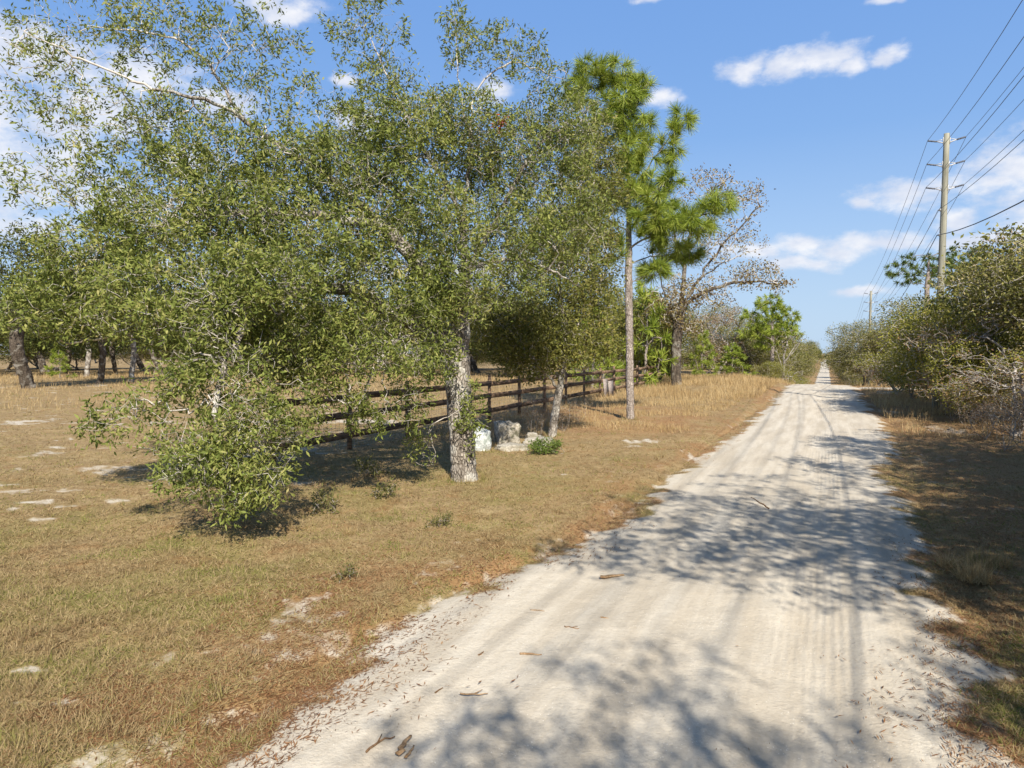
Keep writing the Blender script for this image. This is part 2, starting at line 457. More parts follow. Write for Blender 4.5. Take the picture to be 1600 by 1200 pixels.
def road_sheet():
    s1 = np.concatenate([np.arange(-9, 15, .055), np.arange(15, 60, .22), np.arange(60, 480, 1.2)])
    u = np.linspace(0, 1, 74)
    S, U = np.meshgrid(s1, u, indexing='ij')
    lo, hi = tL(S) - .75, tR(S) + .75
    T = lo + (hi - lo) * U
    X, Y = xy(S, T)
    Z = hgt(X, Y)
    sand, green, lit = masks(X, Y)
    e = np.minimum(T - lo, hi - T)
    Z = Z - .09 + .10 * sst(0, .95, e)
    Z = Z + ((fbm(X * 2.2, Y * 2.2, 111) - .5) * .035 + (fbm(S * .4, T * 3, 113) - .5) * .04) * sst(90, 30, S)
    for c, w, dpt in ((-2.15, .28, .022), (-.1, .34, .03), (.85, .2, .012)):
        Z = Z - dpt * np.exp(-((T - c - .12 * (fbm(S * .3, S * 0, 117) - .5)) / w) ** 2)
    cols = np.stack([sand, green, lit, np.ones_like(sand)], -1).reshape(-1, 4)
    n, m = S.shape
    i = np.arange(n - 1)[:, None] * m; j = np.arange(m - 1)[None]
    Q = np.stack([i + j, i + j + 1, i + m + j + 1, i + m + j], -1).reshape(-1, 4)[:, ::-1]
    return obj('road', mesh_np('road', np.stack([X, Y, Z], -1), Q, None, True, cols), M['ground'])

tag(polar_ground(), 'dry tan grass and bare sand ground on both sides of the sandy road', 'ground', kind='structure')
tag(road_sheet(), 'pale sandy dirt road with tyre tracks running to the horizon', 'road', kind='structure')

def gz(X, Y):
    """visible ground surface without the road cut"""
    s, t = st(X, Y)
    micro = (fbm(X * 1.3, Y * 1.3, 101) - .5) * .10 + (fbm(X * 6, Y * 6, 103) - .5) * .045
    sand = masks(X, Y)[0]
    R = np.hypot(X, Y)
    fade = sst(120, 30, R)
    return hgt(X, Y) + micro * (1 - .75 * sand) * fade + .035 * sst(0, -.8, t - tL(s)) * fade

def vis_z(X, Y):
    s, t = st(X, Y)
    inside = sst(-.45, .05, np.minimum(t - tL(s) + .15, tR(s) + .15 - t))
    e = np.minimum(t - tL(s) + .75, tR(s) + .75 - t)
    rz = hgt(X, Y) - .09 + .10 * sst(0, .95, e) + ((fbm(X * 2.2, Y * 2.2, 111) - .5) * .035 + (fbm(s * .4, t * 3, 113) - .5) * .04) * sst(90, 30, s)
    return np.where(e > 0, np.maximum(gz(X, Y) - .10 * inside, rz), gz(X, Y))

def scatter(n, rng, ymin=556, ymax=1260, wide=1.0):
    py = rng.uniform(ymin, ymax, n)
    d = H * F / (py - 548)
    x = rng.uniform(-wide, wide, n) * d
    return x, d

def blade_mesh(name, X, Y, Z, L, W, lean, rng, bend=True):
    n = len(X)
    az = rng.uniform(0, 2 * math.pi, n)
    D = np.stack([np.cos(az) * np.sin(lean), np.sin(az) * np.sin(lean), np.cos(lean)], -1)
    side = np.stack([-np.sin(az), np.cos(az), np.zeros(n)], -1)
    tw = rng.uniform(-.9, .9, n)
    up = np.cross(D, side)
    side = side * np.cos(tw)[:, None] + up * np.sin(tw)[:, None]
    P = np.stack([X, Y, Z], -1)
    a = P - side * W[:, None] * .5; b = P + side * W[:, None] * .5
    tip = P + D * L[:, None]
    V = np.stack([a, b, tip], 1)
    return mesh_np(name, V, None, np.arange(n * 3).reshape(-1, 3))

rng = np.random.default_rng(5)
# short turf: mostly flattened dead blades
X, Y = scatter(760000, rng, 572, 1290, 1.0)
s, t = st(X, Y)
sand, green, lit = masks(X, Y)
tuft = sst(.42, .6, fbm(X * 4, Y * 4, 55))
keep = (rng.random(len(X)) < (1 - sst(.12, .55 + .3 * tuft, sand)) * (.95 - .4 * lit)) & (Y > 2.6)
keep &= ~((t > tL(s) + .7) & (t < tR(s) - .6))
X, Y, green = X[keep], Y[keep], green[keep]
lean = np.radians(np.clip(rng.normal(68, 18, len(X)), 5, 88))
L = rng.uniform(.022, .068, len(X)) * (1 + .035 * Y)
W = rng.uniform(.0024, .0052, len(X)) * (1 + .10 * Y)
tag(obj('grass', blade_mesh('grass', X, Y, vis_z(X, Y), L, W, lean, rng), M['grass']), 'short dry turf grass covering the verge and field', 'grass', kind='stuff')

# taller tan grass: the field edge, verge by the crest, right-hand verge
def tall_grass(n, area, seed, hmin, hmax, thr):
    rng = np.random.default_rng(seed)
    (x0, x1), (y0, y1) = area
    X = rng.uniform(x0, x1, n); Y = rng.uniform(y0, y1, n)
    k = (fbm(X * .35, Y * .35, seed) > thr) & (masks(X, Y)[0] < .3)
    return X[k], Y[k], rng.uniform(hmin, hmax, k.sum())
parts = [tall_grass(40000, ((-75, 2), (27, 75)), 201, .18, .5, .42)]
def in_st(n, s0, s1, t0, t1, seed, hmin, hmax, thr, sc=.5):
    rng = np.random.default_rng(seed)
    S = rng.uniform(s0, s1, n); T = rng.uniform(t0, t1, n)
    X, Y = xy(S, T)
    k = (fbm(X * sc, Y * sc, seed) > thr) & (masks(X, Y)[0] < .35)
    return X[k], Y[k], rng.uniform(hmin, hmax, k.sum())
parts.append(in_st(30000, 33, 64, -14, -3.0, 203, .14, .52, .43))
parts.append(in_st(12000, 20, 36, -8.5, -3.6, 204, .1, .3, .5))
parts.append(in_st(2200, 16, 34, -11, -7.6, 205, .15, .45, .5))
parts.append(in_st(9000, 22, 48, 2.0, 6.5, 206, .12, .5, .45))
parts.append(in_st(9000, 52, 140, -8, 8, 207, .2, .7, .4))
X = np.concatenate([p[0] for p in parts]); Y = np.concatenate([p[1] for p in parts]); L = np.concatenate([p[2] for p in parts])
W = .004 + .00045 * Y
lean = np.radians(np.clip(rng.normal(22, 14, len(X)), 0, 70))
tag(obj('tall_grass', blade_mesh('tall_grass', X, Y, gz(X, Y) - .02, L, W, lean, rng), M['tan_grass']), 'tall tan dry grass standing along the road verge and the field', 'grass', kind='stuff')

# leaf litter and needles
rng = np.random.default_rng(8)
X, Y = scatter(330000, rng, 585, 1290, 1.0)
s, t = st(X, Y)
sand, green, lit = masks(X, Y)
p = np.clip(lit * 1.2, 0, 1) * (.3 + .7 * sst(1., .4, sand)) + .10 * (sand < .4) * sst(.4, .6, fbm(X * 1.1, Y * 1.1, 58)) + .03 * (sand < .4) + .35 * sst(1.2, 2.2, t) * (sand < .5) + .012 * sst(.5, .7, fbm(X * 1.5, Y * 1.5, 57))
keep = (rng.random(len(X)) < p) & (Y > 2.6)
mid_road = (t > tL(s) + .4) & (t < tR(s) - .3)
keep &= ~(mid_road & (rng.random(len(X)) < .70))
X, Y, s, t = X[keep], Y[keep], s[keep], t[keep]
onroad = (t > tL(s) - .2) & (t < tR(s) + .2)
Z = vis_z(X, Y) + .008
n = len(X)
az = rng.normal(math.atan2(ca, sa), .8, n)
L = .012 + .055 * rng.random(n) ** 1.7 * (1 + .03 * Y); W = np.minimum(L * rng.uniform(.05, .22, n), .0085 * (1 + .07 * Y))
u = np.stack([np.cos(az), np.sin(az), rng.normal(0, .10, n)], -1); v = np.stack([-np.sin(az), np.cos(az), rng.normal(0, .12, n)], -1)
P = np.stack([X, Y, Z], -1)
V = np.stack([P - u * L[:, None] * .5, P - v * W[:, None] * .5, P + u * L[:, None] * .5, P + v * W[:, None] * .5], 1)
tag(obj('leaf_litter', mesh_np('leaf_litter', V, np.arange(n * 4).reshape(-1, 4)), M['litter']), 'reddish brown fallen leaves and pine needles along the road edge', 'leaf litter', kind='stuff')

# ------------------------------------------------------------------ tree generator
def resample(pts, step):
    P = np.asarray([tuple(p) for p in pts], float)
    seg = np.linalg.norm(np.diff(P, axis=0), axis=1); L = np.concatenate([[0], np.cumsum(seg)])
    n = max(2, int(L[-1] / step) + 1)
    u = np.linspace(0, L[-1], n)
    return np.stack([np.interp(u, L, P[:, k]) for k in range(3)], -1)

def smooth_poly(pts, it=2):
    P = np.asarray([tuple(p) for p in pts], float)
    for _ in range(it):
        if len(P) < 3: break
        a = P[:-1] * .75 + P[1:] * .25; b = P[:-1] * .25 + P[1:] * .75
        P = np.vstack([P[:1], np.stack([a, b], 1).reshape(-1, 3)[1:-1], P[-1:]])
    return P

class Skel:
    def __init__(s, cap=90000):
        s.P = np.zeros((cap, 3)); s.D = np.zeros((cap, 3)); s.par = np.full(cap, -1, int); s.n = 0
        s.main = np.zeros(cap, bool)
    def add(s, p, par, main=False):
        i = s.n; s.P[i] = p; s.par[i] = par; s.main[i] = main
        if par >= 0:
            d = p - s.P[par]; s.D[i] = d / max(np.linalg.norm(d), 1e-9)
        else: s.D[i] = (0, 0, 1)
        s.n += 1
        return i
    def limb(s, pts, step, rng, jit=.04):
        P = resample(smooth_poly(pts), step)
        if s.n == 0: cur = s.add(P[0], -1, True)
        else: cur = int(np.argmin(((s.P[:s.n] - P[0]) ** 2).sum(1)))
        for k in range(1, len(P)):
            cur = s.add(P[k] + rng.normal(0, jit * step, 3), cur, True)
    def grow(s, A, step, rng, rise=.12, jit=.22, mind=.08, wander=0):
        d0 = np.array([((s.P[:s.n] - a) ** 2).sum(1).min() for a in A])
        A = A[np.argsort(d0 + rng.uniform(0, .3, len(A)) * d0.mean())]
        for a in A:
            v = a - s.P[:s.n]; d = np.sqrt((v * v).sum(1))
            cs = (v * s.D[:s.n]).sum(1) / np.maximum(d, 1e-6)
            cost = d * (1.3 - .42 * cs)
            i = int(np.argmin(cost)); L = d[i]
            if L < mind or s.n > len(s.P) - 60: continue
            k = max(2, int(math.ceil(L / step)))
            p0 = s.P[i].copy(); c = p0 + s.D[i] * L * .3 + (a - p0) * .25 + np.array([0, 0, rise * L])
            cur = i
            for q in range(1, k + 1):
                u = q / k
                p = (1 - u) ** 2 * p0 + 2 * u * (1 - u) * c + u * u * a
                if q < k: p = p + rng.normal(0, jit * step, 3)
                cur = s.add(p, cur)
    def radii(s, rtip, ex, rmax=None):
        n = s.n; tips = np.zeros(n); ch = np.zeros(n, int)
        par = s.par[:n]
        np.add.at(ch, par[par >= 0], 1)
        tips[ch == 0] = 1
        for i in range(n - 1, 0, -1):
            tips[par[i]] += tips[i]
        R = rtip * tips ** ex
        if rmax: R = R * min(1, rmax / R[0]) if R[0] > rmax else R * (1 + (rmax / R[0] - 1) * sst(.3, 1, R / R[0]))
        R = R * (.62 + .38 * sst(.06, .19, R)) if rmax and rmax > .12 and R[0] < .3 else R
        s.R = R; s.ch = ch; s.tips = tips
        return R
    def tubes(s, flare=1.5, fh=.5, rlo=0, rhi=99):
        n = s.n; P = s.P[:n]; par = s.par[:n]; R = s.R.copy(); D = s.D[:n].copy()
        z0 = P[0, 2]
        trunk = s.main[:n] & (P[:, 2] < z0 + fh) & (np.hypot(*(P[:, :2] - P[0, :2]).T) < .5)
        R[trunk] *= 1 + (flare - 1) * (1 - (P[trunk, 2] - z0) / fh) ** 2
        # mean direction for smoother rings on limbs
        big = np.full(n, -1)
        order = np.argsort(R)
        for i in order:
            if par[i] >= 0: big[par[i]] = i
        Ds = D.copy(); has = big >= 0
        Ds[has] = norm(D[has] + D[big[has]])
        acc = Acc()
        e = np.arange(1, n)
        ismain = big[par[e]] == e
        rp = np.where(ismain, R[par[e]], np.minimum(R[par[e]] * .9, R[e] * 1.15))
        dp = np.where(ismain[:, None], Ds[par[e]], D[e])
        for lo, hi, sides in ((0, .012, 3), (.012, .05, 5), (.05, 99, 10)):
            k = (R[e] >= lo) & (R[e] < hi) & (R[e] >= rlo) & (R[e] < rhi)
            if not k.any(): continue
            ee = e[k]; th = np.arange(sides) * 2 * math.pi / sides
            def ring(c, d, r):
                a, b = frames(d)
                return c[:, None] + (a[:, None] * np.cos(th)[None, :, None] + b[:, None] * np.sin(th)[None, :, None]) * r[:, None, None]
            V = np.concatenate([ring(P[par[ee]], dp[k], rp[k]), ring(P[ee], Ds[ee], R[ee])], 1)
            base = np.arange(len(ee))[:, None] * 2 * sides; q = np.arange(sides); q2 = (q + 1) % sides
            acc.add(V.reshape(-1, 3), np.stack([base + q, base + q2, base + q2 + sides, base + q + sides], -1).reshape(-1, 4))
        return acc

def leaf_quads(P, D, rng, k, length, width, spread=.06, follow=.6):
    n = len(P)
    idx = np.repeat(np.arange(n), k)
    m = len(idx)
    d = norm(D[idx] * follow + rng.normal(0, .75, (m, 3)) + np.array([0, 0, .05]))
    p = P[idx] + rng.normal(0, spread, (m, 3))
    nrm = norm(rng.normal(0, 1, (m, 3)) + np.array([0, 0, .7]))
    s = norm(np.cross(d, nrm)); up = np.cross(s, d)
    L = length * rng.uniform(.65, 1.25, m)[:, None]; W = width * rng.uniform(.7, 1.25, m)[:, None]
    V = np.stack([p, p + d * L * .45 - s * W * .5 + up * W * .12, p + d * L, p + d * L * .45 + s * W * .5 + up * W * .12], 1)
    return V.reshape(-1, 3), np.arange(m * 4).reshape(-1, 4)

def blob_points(blobs, rng):
    """blobs: (cx,cy,cz, rx,ry,rz, n)"""
    out = []
    for (x, y, z, rx, ry, rz, n) in blobs:
        v = norm(rng.normal(0, 1, (n, 3))) * (rng.random((n, 1)) ** .45)
        out.append(v * np.array([rx, ry, rz]) + np.array([x, y, z]))
    return np.vstack(out)

def needle_tufts(P, D, rng, k, length, width, spread=.9):
    n = len(P); idx = np.repeat(np.arange(n), k); m = len(idx)
    d = norm(D[idx] * .8 + rng.normal(0, spread * .62, (m, 3)) + np.array([0, 0, .12]))
    p = P[idx] - D[idx] * (rng.random((m, 1)) * length * .55)
    L = length * rng.uniform(.7, 1.15, (m, 1))
    s = norm(np.cross(d, rng.normal(0, 1, (m, 3)))) * width
    tip = p + d * L; tip[:, 2] -= L[:, 0] * .10 * rng.random(m)
    V = np.stack([p - s * .5, p + s * .5, tip + s * .25, tip - s * .25], 1)
    return V.reshape(-1, 3), np.arange(m * 4).reshape(-1, 4)

def finish_tree(root, sk, bark, leafmat, leafV, leafQ, twig=None, smooth=True, flare=1.5, fh=.5, cut=0.0):
    org = np.array(root['origin']); del root['origin']
    for nm, lo_, hi_, mt in (('trunk', cut, 99, bark), ('twigs', 0, cut, twig or bark)):
        acc = sk.tubes(flare, fh, lo_, hi_)
        if acc.n:
            obj(nm, mesh_np(nm, np.vstack(acc.V) - org, np.vstack(acc.Q), None, smooth), mt, root)
    if leafV is not None:
        obj('crown', mesh_np('crown', leafV - org, leafQ), leafmat, root)
    return root

def start(name, label, cat, base, group=None):
    r = thing(name, label, cat, base, 0, group)
    r['origin'] = tuple(base)
    return r

# ------------------------------------------------------------------ the big oak by the fence
rng = np.random.default_rng(21)
base = gp(727, 752)
root = start('oak_tree', 'big leaning oak with mottled grey trunk and branches drooping to the grass', 'tree', base)
d0 = base.y
sk = Skel(120000)
b = base - Vector((0, 0, .3))
trunk = [b, at(722, 690, d0), at(716, 610, d0), at(714, 550, d0), at(722, 480, d0), at(728, 420, d0 + .1), at(722, 350, d0 + .2)]
sk.limb(trunk, .10, rng, .08)
LIMBS = [
    [at(722, 350, d0 + .2), at(700, 290, d0), at(650, 215, d0 - .1), at(612, 130, d0), at(580, 60, d0), at(560, 10, d0 - .2)],
    [at(718, 500, d0), at(660, 420, d0 - .6), at(590, 340, d0 - 1), at(500, 265, d0 - 1.2), at(430, 225, d0 - 1.2), at(380, 190, d0 - 1.1), at(350, 140, d0 - 1), at(315, 85, d0 - 1), at(270, 55, d0 - 1.1), at(130, 40, d0 - 1.2)],
    [at(385, 193, d0 - 1.1), at(330, 155, d0 - 1.6), at(250, 140, d0 - 1.8), at(190, 120, d0 - 1.8), at(110, 85, d0 - 1.8), at(20, 40, d0 - 2)],
    [at(722, 440, d0), at(775, 345, d0 + .8), at(820, 250, d0 + 1.2), at(870, 200, d0 + 1.5), at(910, 190, d0 + 2)],
    [at(714, 560, d0), at(620, 490, d0 - .9), at(520, 440, d0 - 1.6), at(420, 470, d0 - 2.6), at(355, 550, d0 - 3.5), at(330, 640, d0 - 4.1), at(350, 730, d0 - 4.4)],
    [at(600, 350, d0 - 1), at(480, 335, d0 - 1.8), at(350, 330, d0 - 2.2), at(220, 360, d0 - 2.3), at(110, 430, d0 - 2.2)],
    [at(722, 350, d0 + .2), at(735, 250, d0 + .2), at(735, 150, d0 + .3), at(765, 112, d0 + .3), at(805, 95, d0 + .3), at(840, 70, d0 + .3)],
    [at(805, 96, d0 + .3), at(850, 112, d0 + .3), at(880, 125, d0 + .3)],
    [at(728, 200, d0 + .2), at(715, 120, d0), at(712, 40, d0), at(708, 15, d0)],
    [at(730, 420, d0), at(800, 400, d0 + .6), at(860, 420, d0 + 1.2), at(910, 450, d0 + 2)],
    [at(716, 520, d0), at(640, 520, d0 - 1.2), at(590, 560, d0 - 1.8), at(560, 640, d0 - 2.0)],
    [at(420, 470, d0 - 2.3), at(300, 490, d0 - 2.5), at(190, 520, d0 - 2.4), at(100, 540, d0 - 2.2)],
]
for l in LIMBS: sk.limb(l, .14, rng, .12)
# (px, py, rx px, ry px, depth offset, depth radius m, attractors)
B = [(110, 55, 120, 60, -1.4, .8, 110), (270, 50, 120, 50, -1.2, .9, 130), (400, 70, 90, 60, -1, .9, 70), (60, 160, 90, 70, -1.8, .8, 75),
     (190, 180, 110, 55, -1.7, .8, 110), (50, 280, 90, 50, -2, .7, 50), (330, 140, 90, 70, -1.2, .8, 80), (200, 280, 130, 65, -1.9, .9, 150),
     (300, 230, 120, 60, -1.6, .9, 110), (440, 180, 70, 60, -1.1, .9, 60),
     (570, 45, 70, 55, -.1, .7, 65), (610, 130, 60, 50, 0, .7, 80), (715, 60, 30, 55, 0, .5, 40), (790, 85, 65, 45, .3, .5, 70), (850, 120, 50, 45, .6, .5, 40),
     (520, 150, 50, 40, -.4, .6, 30),
     (330, 330, 160, 70, -2, 1.0, 260), (480, 270, 130, 65, -1.2, 1.1, 230), (600, 230, 110, 75, -.3, 1.1, 270), (710, 200, 90, 60, .2, 1, 190), (770, 240, 100, 70, .8, 1.1, 230),
     (860, 220, 80, 75, 1.6, 1.0, 190), (900, 200, 50, 60, 2, .8, 70), (440, 390, 170, 90, -1.8, 1.2, 330), (400, 440, 110, 60, -3.3, .6, 90), (320, 500, 70, 60, -3.7, .5, 60), (250, 350, 110, 50, -2.9, .6, 70), (620, 350, 140, 90, -.6, 1.3, 330), (760, 360, 110, 90, .6, 1.2, 260), (870, 350, 90, 100, 1.8, 1.1, 230),
     (180, 400, 120, 70, -2.4, 1.0, 220), (120, 480, 120, 60, -2.6, .9, 150), (290, 470, 150, 80, -2.9, 1.2, 330), (440, 520, 130, 80, -2.1, 1.1, 300), (590, 480, 110, 80, -1.2, 1.1, 270), (700, 450, 80, 70, -.6, .9, 150), (800, 440, 60, 50, .8, .8, 70),
     (600, 560, 90, 40, -1.8, .7, 90), (480, 580, 70, 40, -2.3, .6, 60), (680, 560, 40, 40, -.9, .4, 35),
     (340, 590, 95, 60, -3.6, .8, 110), (390, 660, 75, 60, -3.9, .6, 95), (335, 720, 85, 50, -4.3, .5, 85), (400, 755, 50, 40, -4.3, .4, 36), (290, 750, 50, 35, -4.5, .4, 26), (445, 690, 40, 55, -3.8, .4, 28), (370, 790, 45, 25, -4.5, .3, 14),
     (215, 640, 70, 40, -3.9, .6, 18), (165, 655, 45, 35, -4.0, .4, 7), (265, 690, 50, 40, -4.2, .5, 16), (560, 640, 35, 40, -1.9, .3, 12), (640, 620, 40, 50, -1.5, .4, 30), (500, 640, 30, 50, -2.3, .3, 9), (660, 690, 30, 40, -.5, .25, 22), (735, 650, 25, 60, -.35, .2, 14), (480, 625, 25, 40, -3.2, .25, 12), (545, 600, 40, 40, -2.2, .3, 22), (640, 600, 45, 50, -1.4, .3, 22), (590, 650, 25, 30, -2.0, .2, 8)]
blobs = []
for (px, py, rx, ry, dd, rd, n) in B:
    d = d0 + dd; c = at(px, py, d)
    blobs.append((c.x, c.y, c.z, rx / F * d, rd, ry / F * d, int(n * (1.35 if py < 190 or (px < 260 and py < 320) else 3.4))))
A = blob_points(blobs, rng)
A = A[A[:, 2] > .12]
sk.grow(A, .17, rng, .16, .24, .07)
R = sk.radii(.0042, .46, .235)
tip = np.where((sk.ch == 0) & (sk.P[:sk.n, 2] > .1))[0]
par = sk.par[tip]; par = par[(sk.tips[par] < 3) & (rng.random(len(par)) < .6)]
thin = np.concatenate([tip, par])
cl = fbm((sk.P[thin, 0] + sk.P[thin, 2] * .7) * 1.5, (sk.P[thin, 1] - sk.P[thin, 2] * .6) * 1.5 + 40, 77, 3) + rng.normal(0, .05, len(thin))
parts_ = []
for m_, k_, l_ in ((cl > .54, 22, .090), ((cl <= .54) & (cl > .42), 16, .086), (cl <= .42, 8, .08)):
    parts_.append(leaf_quads(sk.P[thin[m_]], sk.D[thin[m_]], rng, k_, l_, l_ * .31, .055, .75)[0])
lv = np.vstack(parts_); lq = np.arange(len(lv)).reshape(-1, 4)
print('oak nodes', sk.n, 'leaves', len(lq))
finish_tree(root, sk, M['bark_oak'], M['leaf_oak'], lv, lq, M['twig_pale'], flare=1.75, fh=.55, cut=.022)
# a clump of dead rust-coloured leaves high in the crown
c = at(782, 187, d0 + .4) - base
cv, cq = leaf_quads(np.tile(np.array(c), (12, 1)) + rng.normal(0, .07, (12, 3)), np.tile([0, 0, -1.], (12, 1)), rng, 7, .10, .04, .05)
tag(obj('rusty_foliage', mesh_np('rusty_foliage', cv, cq), M['leaf_rust'], root), 'rust orange clump of dead leaves')

def photo_tree(name, label, cat, pxb, pyb, dbase, trunk_px, limbs_px, blob_px, seed, rtip, ex, rmax, leaf, bark, k, ll, lw, thr, spread=.08, step=.2, group=None, trunk_step=.12, base=None, tuft=None, rise=.14, jit=.24, flare=1.4, dens=1.6):
    rng = np.random.default_rng(seed)
    base = base or gp(pxb, pyb)
    d = base.y
    root = start(name, label, cat, base, group)
    sk = Skel(60000)
    pts = [base - Vector((0, 0, .1))] + [at(px, py, d + dd) for (px, py, dd) in trunk_px]
    sk.limb(pts, trunk_step, rng, .06)
    for l in limbs_px:
        sk.limb([at(px, py, d + dd) for (px, py, dd) in l], step, rng, .12)
    bl = []
    for (px, py, rx, ry, dd, rd, n) in blob_px:
        c = at(px, py, d + dd); bl.append((c.x, c.y, c.z, rx / F * (d + dd), rd, ry / F * (d + dd), int(n * dens)))
    A = blob_points(bl, rng)
    A = A[A[:, 2] > base.z + .2]
    sk.grow(A, step, rng, rise, jit, step * .4)
    R = sk.radii(rtip, ex, rmax)
    if tuft:
        tips = np.where(sk.ch == 0)[0]
        lv, lq = needle_tufts(sk.P[tips], sk.D[tips], rng, *tuft)
    elif k:
        thin = np.where((R < thr))[0]
        lv, lq = leaf_quads(sk.P[thin], sk.D[thin], rng, k, ll, lw, spread)
    else: lv = lq = None
    print(name, sk.n, 0 if lq is None else len(lq))
    finish_tree(root, sk, M[bark], M[leaf] if leaf else None, lv, lq, M['twig_pale' if not tuft else bark], flare=flare, cut=0.0 if (tuft or rmax < .125) else .03)
    return root

# small oak leaning behind the rocks
photo_tree('small_oak_tree', 'slender pale trunked oak leaning right behind the limestone slabs', 'tree', 862, 684, 0,
           [(868, 640, 0), (876, 600, 0), (884, 560, .1), (880, 500, .2), (872, 420, .3), (870, 330, .3), (880, 250, .3)],
           [[(874, 610, 0), (850, 580, -.3), (820, 545, -.4), (790, 510, -.4)], [(884, 550, 0), (910, 500, .3), (935, 450, .4), (955, 390, .5)],
            [(872, 420, .3), (905, 350, .3), (930, 280, .4)], [(875, 440, .2), (830, 400, 0), (800, 360, 0)]],
           [(830, 560, 70, 40, 0, 1.1, 150), (770, 500, 60, 60, -.3, 1.2, 150), (810, 520, 70, 60, 0, 1.3, 260), (890, 500, 70, 70, .3, 1.4, 200), (930, 430, 50, 80, .5, 1.2, 150), (860, 420, 80, 70, .2, 1.4, 200), (900, 330, 75, 80, .4, 1.3, 190), (945, 300, 40, 90, .5, 1, 100), (930, 220, 40, 60, .4, .9, 70), (900, 545, 60, 35, 0, 1, 80), (940, 540, 30, 30, .3, .8, 40)],
           31, .004, .46, .13, 'leaf_oak2', 'bark_pale', 7, .115, .04, .013, .10, dens=1.9)

# tall slash pine
pine = photo_tree('pine_tree', 'tall slim pine with straight pale trunk and bright needle tufts at the verge', 'tree', 985, 657, 0,
           [(984, 560, 0), (982, 420, 0), (983, 300, 0), (978, 200, .1), (962, 110, .1)],
           [[(983, 300, 0), (1015, 260, -.4), (1045, 215, -.6), (1072, 185, -.7)], [(982, 390, 0), (1030, 360, -.6), (1090, 340, -.8), (1135, 322, -.9)],
            [(983, 330, 0), (1010, 310, -.6), (1045, 280, -.8)], [(980, 250, 0), (945, 220, .2), (905, 190, .3)],
            [(983, 410, 0), (1020, 400, .6), (1070, 395, .9), (1090, 405, 1)], [(978, 190, 0), (1000, 150, -.2), (1012, 130, -.3)],
            [(982, 360, 0), (940, 340, .5), (910, 330, .8)], [(982, 420, 0), (930, 400, .3), (885, 390, .5)],
            [(982, 440, 0), (1010, 432, -.2), (1040, 428, -.3)], [(983, 500, 0), (968, 470, -.1), (955, 462, -.2)]],
           [(940, 115, 45, 22, 0, .9, 26), (1000, 135, 22, 30, 0, .7, 14), (905, 150, 25, 35, .2, .8, 16), (960, 170, 40, 30, 0, 1, 22), (1065, 190, 20, 25, -.7, .4, 9), (1045, 235, 22, 22, -.6, .5, 8),
            (990, 215, 30, 40, 0, 1, 20), (1015, 300, 35, 30, -.6, .8, 16), (1050, 280, 15, 18, -.8, .4, 5), (1125, 320, 22, 22, -.9, .5, 11), (1090, 350, 30, 20, -.8, .6, 11), (1040, 350, 30, 25, -.6, .8, 13),
            (1075, 395, 25, 14, .8, .6, 8), (1020, 420, 28, 16, 0, .8, 10), (920, 260, 40, 50, .3, 1, 22), (910, 370, 40, 30, .5, .9, 14), (880, 400, 18, 15, .5, .5, 6), (960, 380, 25, 35, 0, .8, 12), (970, 300, 25, 40, .2, .8, 14), (985, 180, 35, 40, 0, 1, 18), (990, 260, 30, 50, -.3, .9, 18), (1000, 340, 30, 30, -.4, .8, 12), (930, 320, 35, 40, .3, 1, 16), (930, 200, 35, 40, .2, 1, 16), (1030, 310, 35, 30, -.4, .9, 16), (1050, 395, 35, 20, .4, .8, 14), (1020, 365, 30, 25, -.3, .8, 12), (1075, 345, 25, 20, -.6, .7, 8), (1010, 250, 22, 30, -.3, .6, 9), (1105, 325, 25, 16, -.8, .5, 7)],
           41, .010, .40, .145, 'needle', 'bark_pine', 0, 0, 0, 0, step=.25, tuft=(130, .37, .0145, 1.05), rise=.02, jit=.16, flare=1.2, dens=2.1)

# turkey oak that has kept part of its dead leaves
photo_tree('dry_oak_tree', 'sparse grey oak holding curled brown leaves beside the golden grass', 'tree', 1057, 603, 0,
           [(1056, 560, 0), (1058, 520, 0), (1064, 485, 0), (1068, 440, 0), (1072, 390, 0)],
           [[(1058, 520, 0), (1045, 480, -.5), (1030, 430, -.8), (1020, 390, -1)], [(1064, 485, 0), (1095, 430, .5), (1130, 380, .8), (1170, 340, 1), (1195, 315, 1)],
            [(1064, 480, 0), (1110, 450, -.8), (1160, 440, -1.3), (1210, 440, -1.6), (1232, 445, -1.7)], [(1072, 390, 0), (1085, 340, .3), (1110, 300, .5), (1140, 275, .6)],
            [(1068, 420, 0), (1055, 370, .5), (1050, 320, .6), (1045, 290, .6)], [(1090, 440, .4), (1130, 410, .4), (1170, 395, .3), (1200, 385, .3)]],
           [(1110, 290, 50, 28, .4, 1.8, 58), (1165, 310, 35, 30, .8, 1.4, 34), (1155, 370, 45, 30, .5, 1.6, 38), (1180, 430, 50, 25, -1, 1.5, 80), (1100, 380, 50, 50, .2, 2, 90), (1040, 350, 45, 60, 0, 2, 90), (1060, 460, 50, 35, -.3, 1.8, 110), (1030, 480, 35, 30, -.5, 1.5, 50), (1110, 460, 40, 30, -.5, 1.5, 60), (1070, 500, 35, 25, -.2, 1.2, 50), (1220, 445, 20, 15, -1.6, .6, 25)],
           51, .012, .44, .33, 'leaf_dryoak', 'bark_dark', 5, .17, .09, .017, .16, .4, trunk_step=.25)

